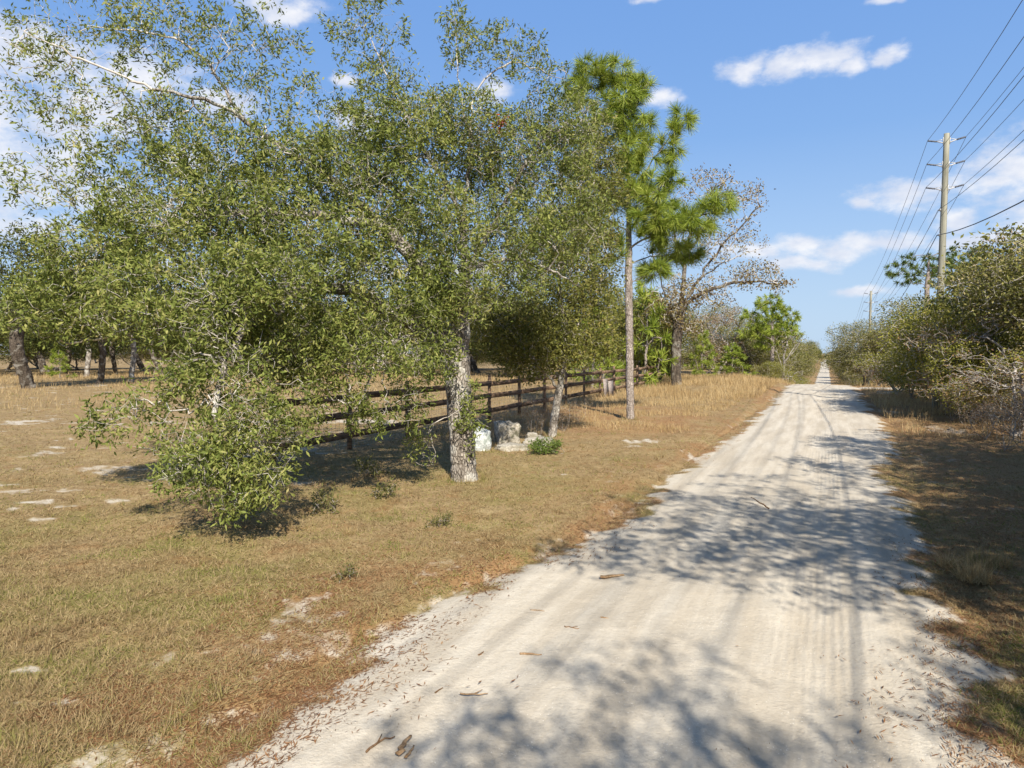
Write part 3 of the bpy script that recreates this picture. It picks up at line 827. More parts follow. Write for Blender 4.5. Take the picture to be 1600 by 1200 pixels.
# young pine by the far left verge
ypb = onground(1207, 64)
photo_tree('young_pine_tree', 'bushy bright green young pine on the crest left of the road', 'tree', 0, 0, 0,
           [(1207, 560, 0), (1207, 520, 0), (1205, 485, 0), (1203, 468, 0)],
           [[(1207, 530, 0), (1180, 520, 0), (1165, 515, 0)], [(1207, 530, 0), (1232, 518, 0), (1246, 518, 0)], [(1206, 505, 0), (1185, 492, .5), (1175, 490, .6)], [(1206, 505, 0), (1225, 492, -.5), (1238, 492, -.6)]],
           [(1203, 475, 22, 14, 0, 1.2, 36), (1185, 495, 25, 16, 0, 1.5, 46), (1225, 495, 24, 16, 0, 1.5, 46), (1180, 520, 28, 13, 0, 1.5, 46), (1230, 520, 25, 14, 0, 1.6, 46), (1205, 515, 30, 18, 0, 1.7, 50), (1203, 537, 25, 9, 0, 1.3, 24)],
           61, .02, .36, .18, 'needle', 'bark_pine', 0, 0, 0, 0, base=ypb, step=.4, trunk_step=.3, tuft=(46, .46, .045, .9), rise=0, jit=.1, flare=1.1)

# white multi-stemmed shrub next to it
wb = onground(1224, 62)
photo_tree('white_stem_shrub', 'shrub of bare whitish stems forking beside the young pine', 'shrub', 0, 0, 0,
           [(1224, 575, 0), (1226, 565, 0)],
           [[(1224, 575, 0), (1232, 555, 0), (1248, 535, 0)], [(1224, 575, 0), (1226, 545, 0), (1233, 530, 0)], [(1224, 578, 0), (1217, 560, 0), (1214, 545, 0)], [(1228, 560, 0), (1240, 550, 0), (1252, 532, 0)]],
           [(1238, 530, 20, 12, 0, .8, 30), (1220, 540, 15, 14, 0, .8, 20), (1232, 590, 25, 14, 0, .6, 26)],
           62, .02, .42, .12, 'leaf_olive', 'bark_pale', 2, .22, .1, .03, .2, .3, base=wb, trunk_step=.3)

# ------------------------------------------------------------------ prototypes for the trees further off
def proto_tree(name, seed, h, crown_r, crown_lo, nb, natt, leaf, bark, k, ll, lw, thr, rtip, ex, rmax, lean=(0, 0), multi=1, step=.35, cat='tree', gaps=.55, spread=.2, widthy=1.0, tcut=0.0):
    rng = np.random.default_rng(seed)
    root = start(name, None, cat, (0, 0, 0))
    sk = Skel(30000)
    for m in range(multi):
        a = rng.uniform(0, 6.28)
        off = np.array([math.cos(a), math.sin(a), 0]) * (.0 if multi == 1 else rng.uniform(.1, .3))
        top = np.array([lean[0], lean[1], h * .62]) + (np.array([math.cos(a), math.sin(a), 0]) * crown_r * .5 if multi > 1 else 0)
        mid = top * .45 + rng.normal(0, .05 * h, 3) * np.array([1, 1, .2])
        if m == 0: sk.limb([off * 0 - np.array([0, 0, .1]), mid * .5, mid, top], step * .6, rng, .1)
        else: sk.limb([sk.P[min(2, sk.n - 1)], off + mid * .5, mid + off, top], step * .6, rng, .1)
    bl = []
    for i in range(nb):
        v = norm(rng.normal(0, 1, 3)) * rng.uniform(gaps, 1.0)
        zc = crown_lo + (h - crown_lo) * .5
        c = np.array([lean[0], lean[1], zc]) + v * np.array([crown_r * .8, crown_r * .8 * widthy, (h - crown_lo) * .42])
        r = crown_r * rng.uniform(.22, .45)
        bl.append((c[0], c[1], c[2], r, r, r * .7, natt // nb))
    A = blob_points(bl, rng)
    A = A[A[:, 2] > .15]
    sk.grow(A, step, rng, .14, .22, step * .4)
    R = sk.radii(rtip, ex, rmax)
    thin = np.where(R < thr)[0]
    lv, lq = leaf_quads(sk.P[thin], sk.D[thin], rng, k, ll, lw, spread) if k else (None, None)
    print(name, sk.n, 0 if lq is None else len(lq))
    return finish_tree(root, sk, M[bark], M[leaf] if leaf else None, lv, lq, M['twig_pale'], cut=tcut)

def proto_pine(name, seed, h, crown_lo, crown_r, ntuft, needle, tuft, flat=False, rmax=.2):
    rng = np.random.default_rng(seed)
    root = start(name, None, 'tree', (0, 0, 0))
    sk = Skel(15000)
    sk.limb([(0, 0, -.1), (.1, .05, h * .3), (-.05, .1, h * .65), (.05, 0, h * .97)], .35, rng, .05)
    bl = []
    nb = 16
    for i in range(nb):
        u = (i + .5) / nb
        z = crown_lo + (h - crown_lo) * (u if not flat else .35 + .6 * u)
        rr = crown_r * ((1 - u) ** .7 * .9 + .12 if not flat else (.5 + .5 * math.sin(u * 3.1)))
        a = i * 2.4
        bl.append((math.cos(a) * rr * .65, math.sin(a) * rr * .65, z, rr * .42, rr * .42, (h - crown_lo) * .07, max(3, ntuft // nb)))
    A = blob_points(bl, rng)
    sk.grow(A, .35, rng, .03, .1, .1)
    sk.radii(.012, .40, rmax)
    tips = np.where(sk.ch == 0)[0]
    lv, lq = needle_tufts(sk.P[tips], sk.D[tips], rng, *tuft)
    print(name, sk.n, len(lq))
    return finish_tree(root, sk, M['bark_pine'], M[needle], lv, lq, flare=1.15)

def place(proto, used, px, d, scale, rz, label, group=None, name=None, zoff=0, pos=None, cat=None):
    p = pos if pos is not None else onground(px, d)
    p = Vector((p[0], p[1], p[2] + zoff))
    if proto not in used:
        used.add(proto); r = proto
        r.location = p; r.rotation_euler = (0, 0, rz); r.scale = scale if hasattr(scale, '__len__') else (scale,) * 3
        r['label'] = label
        if group: r['group'] = group
    else:
        r = dup(proto, p, rz, scale, label, group)
    if name: r.name = name
    if cat: r['category'] = cat
    return r
P_shade = proto_tree('shade_oak_tree', 330, 11, 5.2, 3.0, 34, 2700, 'leaf_oak', 'bark_oak', 9, .12, .052, .0125, .006, .45, .34, (.3, 0), spread=.09, gaps=.3)
P_turf = proto_tree('turf_weed', 311, .28, .32, .02, 9, 60, 'leaf_grayweed', 'twig_grey', 4, .075, .024, .006, .003, .36, .01, (0, 0), 4, step=.07, spread=.05, cat='weed')
used = set()
P_oak = proto_tree('field_oak_tree', 301, 11, 5.0, 2.6, 26, 1500, 'leaf_dark', 'bark_dark', 4, .22, .10, .022, .007, .455, .36, (.4, 0), spread=.16)
P_oak2 = proto_tree('wood_oak_tree', 302, 10, 4.4, 1.6, 24, 1150, 'leaf_dark', 'bark_dark', 4, .28, .13, .026, .009, .44, .24, (-.3, .2), spread=.2)
P_light = proto_tree('light_oak_tree', 303, 10, 4.0, 2.0, 24, 1050, 'leaf_oak2', 'bark_oak', 4, .26, .12, .024, .008, .45, .22, (.2, .3), spread=.2)
P_olive = proto_tree('scrub_oak_tree', 304, 7, 3.4, .3, 34, 2300, 'leaf_olive', 'bark_oak', 6, .125, .055, .0165, .0085, .40, .13, (.2, 0), 3, step=.28, spread=.13, cat='tree', tcut=.04)
P_yel = proto_tree('yellowish_bush', 305, 5, 2.6, .1, 28, 2000, 'leaf_yellow', 'bark_oak', 6, .105, .046, .0145, .0075, .40, .08, (0, 0), 4, step=.22, spread=.11, cat='bush', tcut=.04)
P_bare = proto_tree('bare_shrub', 306, 5, 2.4, .4, 18, 1200, 'leaf_brown', 'twig_grey', 2, .09, .04, .010, .0075, .40, .09, (0, 0), 4, step=.25, spread=.1, cat='shrub')
P_sap = proto_pine('pine_sapling', 307, 4.5, .3, 1.8, 170, 'needle', (36, .4, .04, .9), rmax=.07)
P_pine = proto_pine('umbrella_pine_tree', 308, 12, 7.5, 4.2, 190, 'needle_dark', (46, .42, .045, .95), True)
P_weed = proto_tree('dry_weed', 309, 1.5, .7, .15, 14, 260, 'leaf_brown', 'twig_grey', 1, .05, .018, .006, .0028, .36, .012, (0, 0), 6, step=.1, spread=.05, cat='weed')
P_leafy = proto_tree('leafy_weed', 310, .45, .5, .05, 12, 160, 'leaf_weed', 'twig_grey', 5, .085, .032, .006, .003, .36, .012, (0, 0), 5, step=.07, spread=.05, cat='weed')

R = random.Random(4)
# --- left: field trees
pl = lambda *a, **k: place(*a, used=used, **k) if False else None
place(P_oak, used, 45, 44, (1.05, 1.05, 1.0), .6, 'spreading oak with thick dark trunk alone at the far left edge of the field')
place(P_oak2, used, 155, 50, (.9, .9, .95), 1.2, 'dark straight trunked oak standing between the thick field oak and the pale trunked oak', name='field_oak_tree.001')
place(P_light, used, 204, 53, (.9, .9, .95), 2.1, 'oak with a pale grey trunk at the near edge of the far wood')
# --- left: the wood behind the field
G1 = 'trees of the far wood behind the dry field'
k = 0
for (px, d) in ((-60, 66), (-10, 74), (25, 66), (70, 78), (100, 70), (135, 64), (180, 72), (225, 80), (255, 66), (300, 74), (345, 70), (390, 64), (430, 78), (470, 70), (515, 74), (560, 66), (610, 80), (650, 72), (700, 64), (745, 74), (790, 68), (830, 60), (875, 72), (915, 62), (960, 70), (1000, 62), (-110, 70), (-160, 78), (-220, 68)):
    pr = (P_oak2, P_light, P_oak2, P_oak)[k % 4]
    sc = R.uniform(.72, 1.0)
    place(pr, used, px, d, (sc * 1.15, sc * 1.15, sc), R.uniform(0, 6.28), 'green oak among the trees of the far wood behind the field', G1, name='wood_oak_tree.%03d' % (k + 1))
    k += 1
for j, (px, d) in enumerate(((10, 84), (120, 86), (210, 90), (330, 88), (450, 92), (570, 88), (680, 90), (800, 86), (930, 84), (60, 92), (270, 92), (510, 84), (740, 84), (-90, 88), (1020, 88), (640, 130), (720, 135), (800, 128), (880, 140), (950, 130), (1010, 135), (1070, 125), (1120, 130), (560, 140), (480, 150), (1170, 120), (400, 150), (320, 150), (240, 150), (150, 150), (60, 150))):
    place(P_olive, used, px, d, (2.1, 1.6, .95) if d < 100 else (3.2, 2.2, 1.25), R.uniform(0, 6.28), 'dense low scrub oak filling the shade of the far wood', 'scrub under the far wood', name='wood_scrub_tree.%03d' % (j + 1))
place(P_sap, used, 92, 60, (.7, .7, .65), .3, 'light green pine sapling in front of the far wood, left of the dark trunks')
# --- left of the road beyond the fence
place(P_light, used, 1010, 55, (.8, .8, .75), .8, 'yellow green oak behind the far end of the board fence', name='light_oak_tree.001')
place(P_oak2, used, 1028, 50, (.42, .42, .36), 2.2, 'low dark bushy oak between the pine trunk and the dry oak', name='bushy_oak_tree')
place(P_light, used, 955, 46, (.6, .6, .62), 4, 'yellow green oak close behind the fence, left of the pine trunk', name='light_oak_tree.002')
place(P_sap, used, 945, 44, (.8, .8, .7), 2, 'bright green pine sapling just behind the fence, left of the pine trunk', name='pine_sapling.001')
place(P_sap, used, 1008, 45, (1.25, 1.25, 1.5), 4.4, 'tall lime green pine sapling right of the tall pine trunk, behind the fence', name='pine_sapling.004')
place(P_sap, used, 925, 41, (1.0, 1.0, 1.15), 5.4, 'lime green pine sapling behind the leaning grey boards on the fence', name='pine_sapling.005')
place(P_sap, used, 1098, 62, (.9, .9, .9), 1.5, 'bright green pine sapling behind the dry oak', name='pine_sapling.002')
place(P_sap, used, 1145, 57, (1.0, 1.0, .62), 3.1, 'low broad pine sapling in the golden grass below the young pine', name='pine_sapling.003')
place(P_yel, used, 1012, 50, (1.5, 1.4, 1.6), 2.6, 'bright yellow green tree filling the gap just right of the pine trunk', name='yellowish_tree', cat='tree')
place(P_bare, used, 1120, 66, (1.7, 1.7, 1.5), .4, 'pale bare shrub between the dry oak and the young pine')
place(P_olive, used, 1110, 72, (1.3, 1.3, 1.1), .4, 'olive scrub oak behind the bare pale shrub', name='scrub_oak_tree.001')
place(P_oak2, used, 1165, 70, (.6, .6, .52), .9, 'dark crooked oak in the shade beside the young pine', name='bushy_oak_tree.001')
place(P_olive, used, 1180, 80, (1.1, 1.1, 1.2), 3.3, 'olive scrub oak behind the young pine', name='scrub_oak_tree.002')
def along(s, t): x, y = xy(s, t); return Vector((x, y, float(hgt(x, y))))
side_left = [(78, -5.9, P_olive, 1.03, 'scrub_oak_tree', 'olive scrub oak hanging over the left edge of the dip in the road'),
             (92, -6.4, P_light, 0.98, 'light_oak_tree', 'light green oak on the left of the dip, just past the white stemmed shrub'),
             (108, -5.4, P_olive, 1.26, 'scrub_oak_tree', 'round olive scrub oak second along the left side of the far road'),
             (124, -5.9, P_light, 1.09, 'light_oak_tree', 'tall light oak leaning over the left side of the far road'),
             (150, -5.4, P_olive, 1.44, 'scrub_oak_tree', 'olive scrub oak halfway down the left side of the far road'),
             (180, -6.4, P_oak2, 1.15, 'wood_oak_tree', 'dark ragged topped oak on the left of the far road'),
             (220, -6.4, P_light, 1.15, 'light_oak_tree', 'light oak low against the sky left of the far road end'),
             (270, -6.4, P_olive, 1.72, 'scrub_oak_tree', 'small olive oak near the left end of the far road'),
             (330, -6.4, P_light, 1.15, 'light_oak_tree', 'tiny light oak at the left end of the far road'),
             (400, -5.4, P_oak2, 1.03, 'wood_oak_tree', 'tiny dark oak last on the left of the far road')]
for i, (s_, t_, pr, sc, nm, lb) in enumerate(side_left):
    place(pr, used, 0, 0, sc, R.uniform(0, 6.28), lb, pos=along(s_, t_), name='far_' + nm)
side_low = [(66, -4.6, .62, 'low yellow green bush at the left lip of the dip in the road'), (82, -4.4, .7, 'low bush on the left edge of the far road, second from the lip'), (100, -4.4, .75, 'low bush on the left edge of the far road below the light oaks'), (135, -4.4, .9, 'small far bush on the left edge of the road')]
for (s_, t_, sc, lb) in side_low:
    place(P_yel, used, 0, 0, (sc, sc, sc * .8), R.uniform(0, 6.28), lb, pos=along(s_, t_), name='roadside_bush')
side_right = [(66, 6.0, P_olive, .62, 'dark olive scrub oak at the corner where the side track leaves the road', 'roadside_oak_tree'),
              (78, 5.6, P_olive, .95, 'shaded scrub oak on the right of the dip, behind the corner oak', 'roadside_oak_tree'),
              (90, 6.5, P_light, .75, 'pointed oak rising on the right of the dip in the road', 'roadside_oak_tree'),
              (106, 4.0, P_olive, 1.15, 'olive oak overhanging the right side of the far road', 'roadside_oak_tree'),
              (124, 4.4, P_olive, 1.26, 'rounded olive oak second along the right side of the far road', 'roadside_oak_tree'),
              (145, 4.8, P_light, 0.92, 'light oak under the second utility pole from the crest', 'roadside_oak_tree'),
              (160, 4.4, P_olive, 1.0, 'dusky scrub oak between the second and third far poles', 'roadside_oak_tree'),
              (190, 4.4, P_olive, 1.0, 'scrub oak throwing a shadow band over the far road', 'roadside_oak_tree'),
              (175, 4.8, P_olive, 1.26, 'olive oak halfway down the right side of the far road', 'roadside_oak_tree'),
              (210, 4.8, P_olive, 1.38, 'low olive oak beneath the row of tiny poles', 'roadside_oak_tree'),
              (255, 4.8, P_light, 0.92, 'small light oak near the right end of the far road', 'roadside_oak_tree'),
              (310, 4.8, P_olive, 1.38, 'tiny olive oak at the right end of the far road', 'roadside_oak_tree'),
              (390, 4.8, P_light, 0.92, 'tiny light oak last on the right of the far road', 'roadside_oak_tree')]
for (s_, t_, pr, sc, lb, nm) in side_right:
    place(pr, used, 0, 0, sc, R.uniform(0, 6.28), lb, pos=along(s_, t_), name=nm)
for i, (s_, t_) in enumerate(((455, -12), (470, -5), (480, 3), (470, 12), (490, -20), (490, 22), (500, 34), (500, -34))):
    place((P_oak2, P_light)[i % 2], used, 0, 0, (1.3, 1.3, .75), R.uniform(0, 6.28), 'distant oak closing off the far end of the road', 'trees closing the far end of the road', pos=along(s_, t_), name='distant_oak_tree.%03d' % (i + 1))
P_cone = proto_pine('cone_tree', 320, 6, .4, 2.2, 150, 'needle_dark', (40, .7, .12, 1), rmax=.12)
place(P_cone, used, 0, 0, (1, 1, 1.05), 0, 'dark cone shaped evergreen at the far end of the road', pos=along(425, 2.2))

# --- right-hand wall of scrub
place(P_yel, used, 1478, 27.5, (1.1, 1.1, 1.0), .3, 'large yellow green bush hiding the foot of the near utility pole')
place(P_yel, used, 1425, 34, (1.0, 1.0, .68), 2.0, 'yellow green bush left of the pole, beside the side track', name='yellowish_bush.001')
place(P_yel, used, 1528, 24.5, (1.05, 1.05, .98), 1.1, 'sunlit yellow green bush between the near pole and the pale right edge brush', name='yellowish_bush.003')
place(P_yel, used, 1560, 22.5, (.85, .85, .7), 4.0, 'yellow tinged bush behind the pale dry brush at the right edge', name='yellowish_bush.002')
place(P_olive, used, 1395, 50, (1.0, 1.0, .74), 1.0, 'olive scrub oak above the purplish brush by the side track', name='roadside_oak_tree.020')
place(P_olive, used, 1350, 52, (1.0, 1.0, .74), 2.5, 'brownish scrub oak where the right wall of scrub meets the sky', name='roadside_oak_tree.021')
place(P_olive, used, 1455, 36, (1.1, 1.1, .80), 3.7, 'olive scrub oak rising behind the foot of the near pole', name='roadside_oak_tree.022')
place(P_oak2, used, 1515, 29, (.6, .6, .55), .2, 'dark trunked oak leaning inside the scrub right of the pole', name='leaning_oak_tree')
place(P_olive, used, 1568, 28, (1.05, 1.05, .82), 5.1, 'tall olive oak with twiggy top near the right edge of the scrub', name='roadside_oak_tree.023')
place(P_light, used, 1612, 25, (.85, .85, .74), 1.9, 'tallest oak at the right edge of the photo, half out of frame', name='light_oak_tree.020')
place(P_bare, used, 1530, 26.5, (1.0, 1.0, .95), 1.0, 'tangle of bare grey twigs in the scrub right of the pole', name='bare_shrub.001')
place(P_bare, used, 1575, 24.5, (1.1, 1.1, 1.5), 2.0, 'tall bare twiggy shrub poking above the scrub at the right edge', name='bare_shrub.002')
place(P_bare, used, 1405, 36.5, (.9, .9, .75), 3.0, 'pale bare shrub beside the yellow green bush at the side track', name='bare_shrub.003')
place(P_bare, used, 1372, 50, (1.1, 1.1, .5), .5, 'low purplish brown brush at the edge of the side track', name='bare_shrub.004')
place(P_pine, used, 1447, 58, (.95, .95, .93), .4, 'umbrella crowned pine left of the near pole, behind the scrub')
place(P_pine, used, 1512, 60, (1.1, 1.1, .95), 2.4, 'umbrella crowned pine right of the near pole, behind the scrub', name='umbrella_pine_tree.001')
place(P_olive, used, 1640, 22, (1.1, 1.1, 1.0), .7, 'olive scrub oak cut off by the right edge of the photo', name='roadside_oak_tree.024')
place(P_bare, used, 1548, 23, (1.1, 1.1, .8), 5.0, 'low grey twiggy shrub between the yellow tinged bush and the pale brush', name='bare_shrub.006')
place(P_bare, used, 1590, 19.5, (1.1, 1.1, .62), .8, 'pale twiggy brush at the very right edge of the verge', name='bare_shrub.007')
# dry brush at the right edge
for i, (px, d, sc, lb) in enumerate(((1575, 16.5, 1.0, 'pale dry brush standing at the right edge of the verge'), (1600, 17.8, 1.25, 'tallest pale dry weeds in the brush at the right edge'), (1545, 18.5, .9, 'dry brown weeds in front of the yellow tinged bush'),
                                (1520, 21, .8, 'dry weeds left of the pale brush on the right verge'), (1622, 15.5, 1.1, 'dry brush half cut off by the right edge'), (1490, 23.5, .8, 'thin dry weeds below the large yellow green bush'), (1588, 20, 1.2, 'dry weeds tucked behind the pale brush'))):
    place(P_weed, used, px, d, (1.25 * sc, 1.25 * sc, sc), i * 1.3, lb, name='dry_weed.%03d' % (i + 1))
# weeds round the rocks
for i, (px, py, sc, lb) in enumerate(((835, 690, .8, 'dry stalks standing behind the small rock'), (880, 676, .85, 'dry reddish weeds right of the leaning small oak'), (905, 660, .75, 'dry weeds near the fence right of the small oak'), (770, 690, .6, 'dry tan weeds between the pale boulder and the stone block'), (845, 665, .9, 'tall thin dry stalks against the dark fence boards'))):
    g = gp(px, py); place(P_weed, used, 0, 0, (sc * .8, sc * .8, sc), i * 1.1, lb, pos=g, name='dry_weed.%03d' % (i + 20))
g = gp(857, 712); place(P_leafy, used, 0, 0, (.95, .8, .75), 0, 'bright green leafy weed in front of the right hand slab', pos=g)
for i, (px, py, sc, lb) in enumerate(((604, 783, .55, 'small green weed at the edge of the oak shade'), (690, 824, .35, 'small green weed in the turf below the oak trunk'), (540, 908, .28, 'tiny green weed in the turf, halfway between oak and road'), (505, 800, .5, 'green weed below the drooping oak branches'), (575, 745, .6, 'green weed in the oak shade by the fence'))):
    place(P_turf, used, 0, 0, (sc * 1.8, sc * 1.8, sc * 1.9), i, lb, pos=gp(px, py), name='turf_weed.%03d' % (i + 1))

def clump(name, label, pos, seed, n, h, r, mat):
    rng = np.random.default_rng(seed)
    a = rng.uniform(0, 6.28, n); rr = r * np.sqrt(rng.random(n))
    X = np.cos(a) * rr; Y = np.sin(a) * rr
    L = rng.uniform(.4, 1, n) * h
    me = blade_mesh(name, X, Y, np.zeros(n) - .01, L, np.full(n, .007), np.radians(np.clip(rng.normal(35, 18, n), 0, 80)), rng)
    return tag(obj(name, me, M[mat], None, pos), label, 'grass clump')
# grass growing round the feet of the trees and stones
rng = np.random.default_rng(66)
XX, YY = [], []
for (c_, r_, n_) in ((gp(727, 752), .30, 700), (gp(862, 684), .2, 300), (gp(985, 657), .22, 350), (gp(793, 703), .5, 500), (gp(843, 702), .45, 400), (gp(746, 708), .35, 300), (gp(1057, 603), .6, 400)):
    a_ = rng.uniform(0, 6.28, n_); q_ = r_ * (1 + np.abs(rng.normal(0, .35, n_)))
    XX.append(c_.x + np.cos(a_) * q_); YY.append(c_.y + np.sin(a_) * q_)
for _ in range(900):
    dd_ = H * F / (rng.uniform(600, 1230) - 548); cx_ = rng.uniform(-.95, .5) * dd_
    if masks(np.array([cx_]), np.array([dd_]))[0][0] > .25 or dd_ < 2.8: continue
    n_ = int(rng.integers(8, 34)); q_ = .02 + .07 * rng.random(n_)
    a_ = rng.uniform(0, 6.28, n_)
    XX.append(cx_ + np.cos(a_) * q_); YY.append(dd_ + np.sin(a_) * q_)
XX = np.concatenate(XX); YY = np.concatenate(YY)
tag(obj('tuft_grass', blade_mesh('tuft_grass', XX, YY, vis_z(XX, YY) - .01, rng.uniform(.05, .17, len(XX)), np.full(len(XX), .0045) + .0003 * YY, np.radians(np.clip(rng.normal(30, 16, len(XX)), 0, 75)), rng), M['grass']), 'dry grass tufts growing round the tree trunks and the pale stones', 'grass', kind='stuff')
clump('grass_clump', 'pale dry bunch of grass catching the sun on the shaded right verge', gp(1522, 905), 1, 420, .30, .16, 'tan_grass')
clump('grass_clump.001', 'greenish bunch of grass behind the pale sunlit bunch on the right verge', gp(1545, 880), 2, 420, .22, .22, 'grass')
clump('grass_clump.002', 'small pale bunch of grass at the left side of the shaded verge', gp(1478, 885), 3, 160, .26, .06, 'tan_grass')
clump('grass_clump.003', 'tan bunch of grass left of the oak trunk in the turf', gp(548, 840), 4, 160, .22, .08, 'tan_grass')

# trees just outside the frame on the right and behind: the ones whose shadows lie on the road
G2 = 'oaks beside the road outside the frame'
SHADE = ((7.2, 1.35, 1.15, .64, .85), (10.8, 5.2, .88, .88, .8), (12.5, 9.8, .82, .82, .8), (3.6, -7.1, 1.0, .75, .84), (13.5, 3.0, .95, .95, .9), (7.2, -1.9, .9, .72, .76))
SHRUB = ((9.4, 3.6, 1.15, 1.0, .95), (8.2, -1.2, 1.1, 1.1, .95), (12.6, 8.2, 1.1, 1.1, 1.0), (16.0, 12.6, 1.0, 1.0, .62), (14.5, 6, 1.2, 1.2, 1.1), (18.5, 11.0, 1.1, 1.1, .8))
for i, (x, y, a, b_, c_) in enumerate(SHADE):
    place(P_shade, used, 0, 0, (a, b_, c_), (0, 1.7, 3.4, 5.1, 2, 4)[i], 'roadside oak whose branch shadows fall across the sandy road', G2, pos=(x, y, float(hgt(x, y))), name='shade_oak_tree.%03d' % (i + 1))

for i, (x, y, a, b_, c_) in enumerate(SHRUB):
    place(P_olive, used, 0, 0, (a, b_, c_), i * 2.3 + .4, 'dense scrub oak shading the right verge of the road', 'scrub beside the road outside the frame', pos=(x, y, float(hgt(x, y))), name='shade_scrub_tree.%03d' % (i + 1))
# ------------------------------------------------------------------ fence
fdir = Vector((.413, .911, 0)); fnor = Vector((.911, -.413, 0))
F0 = Vector((-4.95, 14.45 * .985, 0))
fence = thing('board_fence', 'weathered brown three board fence with wire mesh behind the oak', 'fence', F0)
rng = np.random.default_rng(77)
NP = 15; SP = 2.53
bend = lambda k: F0 + fdir * (k * SP)
for k in range(0, NP):
    p = bend(k) - F0
    a = Acc(); z = float(hgt(*(bend(k))[:2]))
    hh = 1.52 + rng.uniform(-.06, .08)
    tilt = rng.normal(0, .012, 2)
    pts = [(p.x, p.y, z - .3), (p.x + tilt[0] * .5, p.y + tilt[1] * .5, z + hh * .5), (p.x + tilt[0], p.y + tilt[1], z + hh - .015), (p.x + tilt[0], p.y + tilt[1], z + hh)]
    a.path(pts, [.062, .060, .058, .050], 8)
    obj('post', a.mesh('post', True), M['wood_fence'], fence)
    if k < NP - 1:
        q = bend(k + 1) - F0; z2 = float(hgt(*(bend(k + 1))[:2]))
        for j, hz in enumerate((.40, .88, 1.30)):
            a = Acc()
            A_ = np.array(p) + np.array([0, 0, z + hz + rng.normal(0, .012)]) + np.array(fnor) * .078
            B_ = np.array(q) + np.array([0, 0, z2 + hz + rng.normal(0, .012)]) + np.array(fnor) * .078
            c = (A_ + B_) / 2; ux = (B_ - A_); ln = np.linalg.norm(ux); ux = ux / ln
            uz = np.array([0, 0, 1.]) - ux * ux[2]; uz /= np.linalg.norm(uz); uy = np.cross(uz, ux)
            a.box(c, ln / 2 - .003, .014, .080, ux, uy, uz)
            obj('rail', a.mesh('rail'), M['wood_fence'], fence)
a = Acc()
A_, B_ = [], []
span = SP * (NP - 2)
e0 = bend(0) - F0; nrm_off = fnor * -.066
for hz in np.arange(.04, 1.25, .12):
    for k in range(0, 10):
        p = bend(k) - F0 + nrm_off; q = bend(k + 1) - F0 + nrm_off
        A_.append((p.x, p.y, hz)); B_.append((q.x, q.y, hz + .003))
for u in np.arange(0, SP * 11, .14):
    p = e0 + fdir * u + nrm_off
    A_.append((p.x, p.y, .02)); B_.append((p.x, p.y, 1.22))
V, Q = tubes_segments(A_, B_, .0022, .0022, 3)
obj('wire_mesh', mesh_np('wire_mesh', V, Q), M['wire'], fence)
# grey boards leaning on the fence near the pine
bp = bend(9.2); lo = bp + fnor * .16
for j, (off, w, h_, lb) in enumerate(((0, .34, .95, 'grey weathered board leaning on the fence, left of the pair near the pine'), (.95, .42, .82, 'pinkish grey board leaning on the fence, right of the pair near the pine'))):
    a = Acc()
    c = lo + fdir * off
    up = (Vector((0, 0, 1)) - fnor * .08).normalized()
    a.box((0, 0, h_ / 2), w, .02, h_ / 2, fdir, fnor, up)
    tag(obj('leaning_board', a.mesh('leaning_board'), M['wood_grey'], None, (c.x, c.y, float(hgt(c.x, c.y)))), lb, 'board')

# ------------------------------------------------------------------ utility poles and lines
PS0, PT = 33.3, 4.2
PSP = 51.0
def pole_pos(k):
    x, y = xy(PS0 + k * PSP, PT)
    return Vector((x, y, float(hgt(x, y))))
p1 = pole_pos(0)
top_z = at(1474, 209, p1.y).z
PH = top_z - p1.z
pole = thing('utility_pole', 'tall weathered wooden utility pole rising out of the roadside scrub', 'utility pole', p1)
a = Acc()
zs = np.linspace(-.3, PH, 14)
a.path([(.10 * (z / PH), -.02 * z / PH, z) for z in zs], np.interp(zs, [0, PH], [.155, .108]), 14)
obj('shaft', a.mesh('shaft', True), M['polewood'], pole)
ATT = []
for lev, py in enumerate((218, 255, 292)):
    z = at(1474, py, p1.y).z - p1.z
    for sd in (-1, 1):
        a = Acc()
        n = Vector((ca, -sa, 0)) * sd
        c0 = Vector((.10 * z / PH, -.02, z))
        a.path([c0 + n * .10 + Vector((0, 0, -.12)), c0 + n * .16 + Vector((0, 0, -.11)), c0 + n * .34 + Vector((0, 0, -.05))], [.03, .026, .02], 6)
        a.path([c0 + n * .10 + Vector((0, 0, .02)), c0 + n * .34 + Vector((0, 0, -.03))], [.014, .014], 6)
        a.box(c0 + n * .115 + Vector((0, 0, -.05)), .012, .04, .14, n, Vector((0, 0, 1)).cross(n), (0, 0, 1))
        br = obj('bracket', a.mesh('bracket', True), M['fibre'], pole)
        a = Acc()
        pts, rr = [], []
        for q in range(13):
            u = q / 12
            pts.append(c0 + n * (.34 + .32 * u) + Vector((0, 0, -.05 + .07 * u))); rr.append(.045 if q % 2 else .022)
        a.path(pts, rr, 8)
        obj('insulator', a.mesh('insulator', True), M['polymer'], br)
        ATT.append(c0 + n * .67 + Vector((0, 0, .03)))
for py, nm in ((328, 'neutral_clamp'), (367, 'cable_clamp')):
    z = at(1473, py, p1.y).z - p1.z
    n = Vector((-ca, sa, 0))
    c0 = Vector((.10 * z / PH, -.02, z))
    a = Acc(); a.path([c0 + n * .08, c0 + n * .20], [.035, .03], 8); a.box(c0 + n * .125, .02, .05, .05, n, Vector((0, 0, 1)).cross(n), (0, 0, 1))
    obj(nm, a.mesh(nm), M['steel'], pole)
    ATT.append(c0 + n * .21)
POLES = [p1]
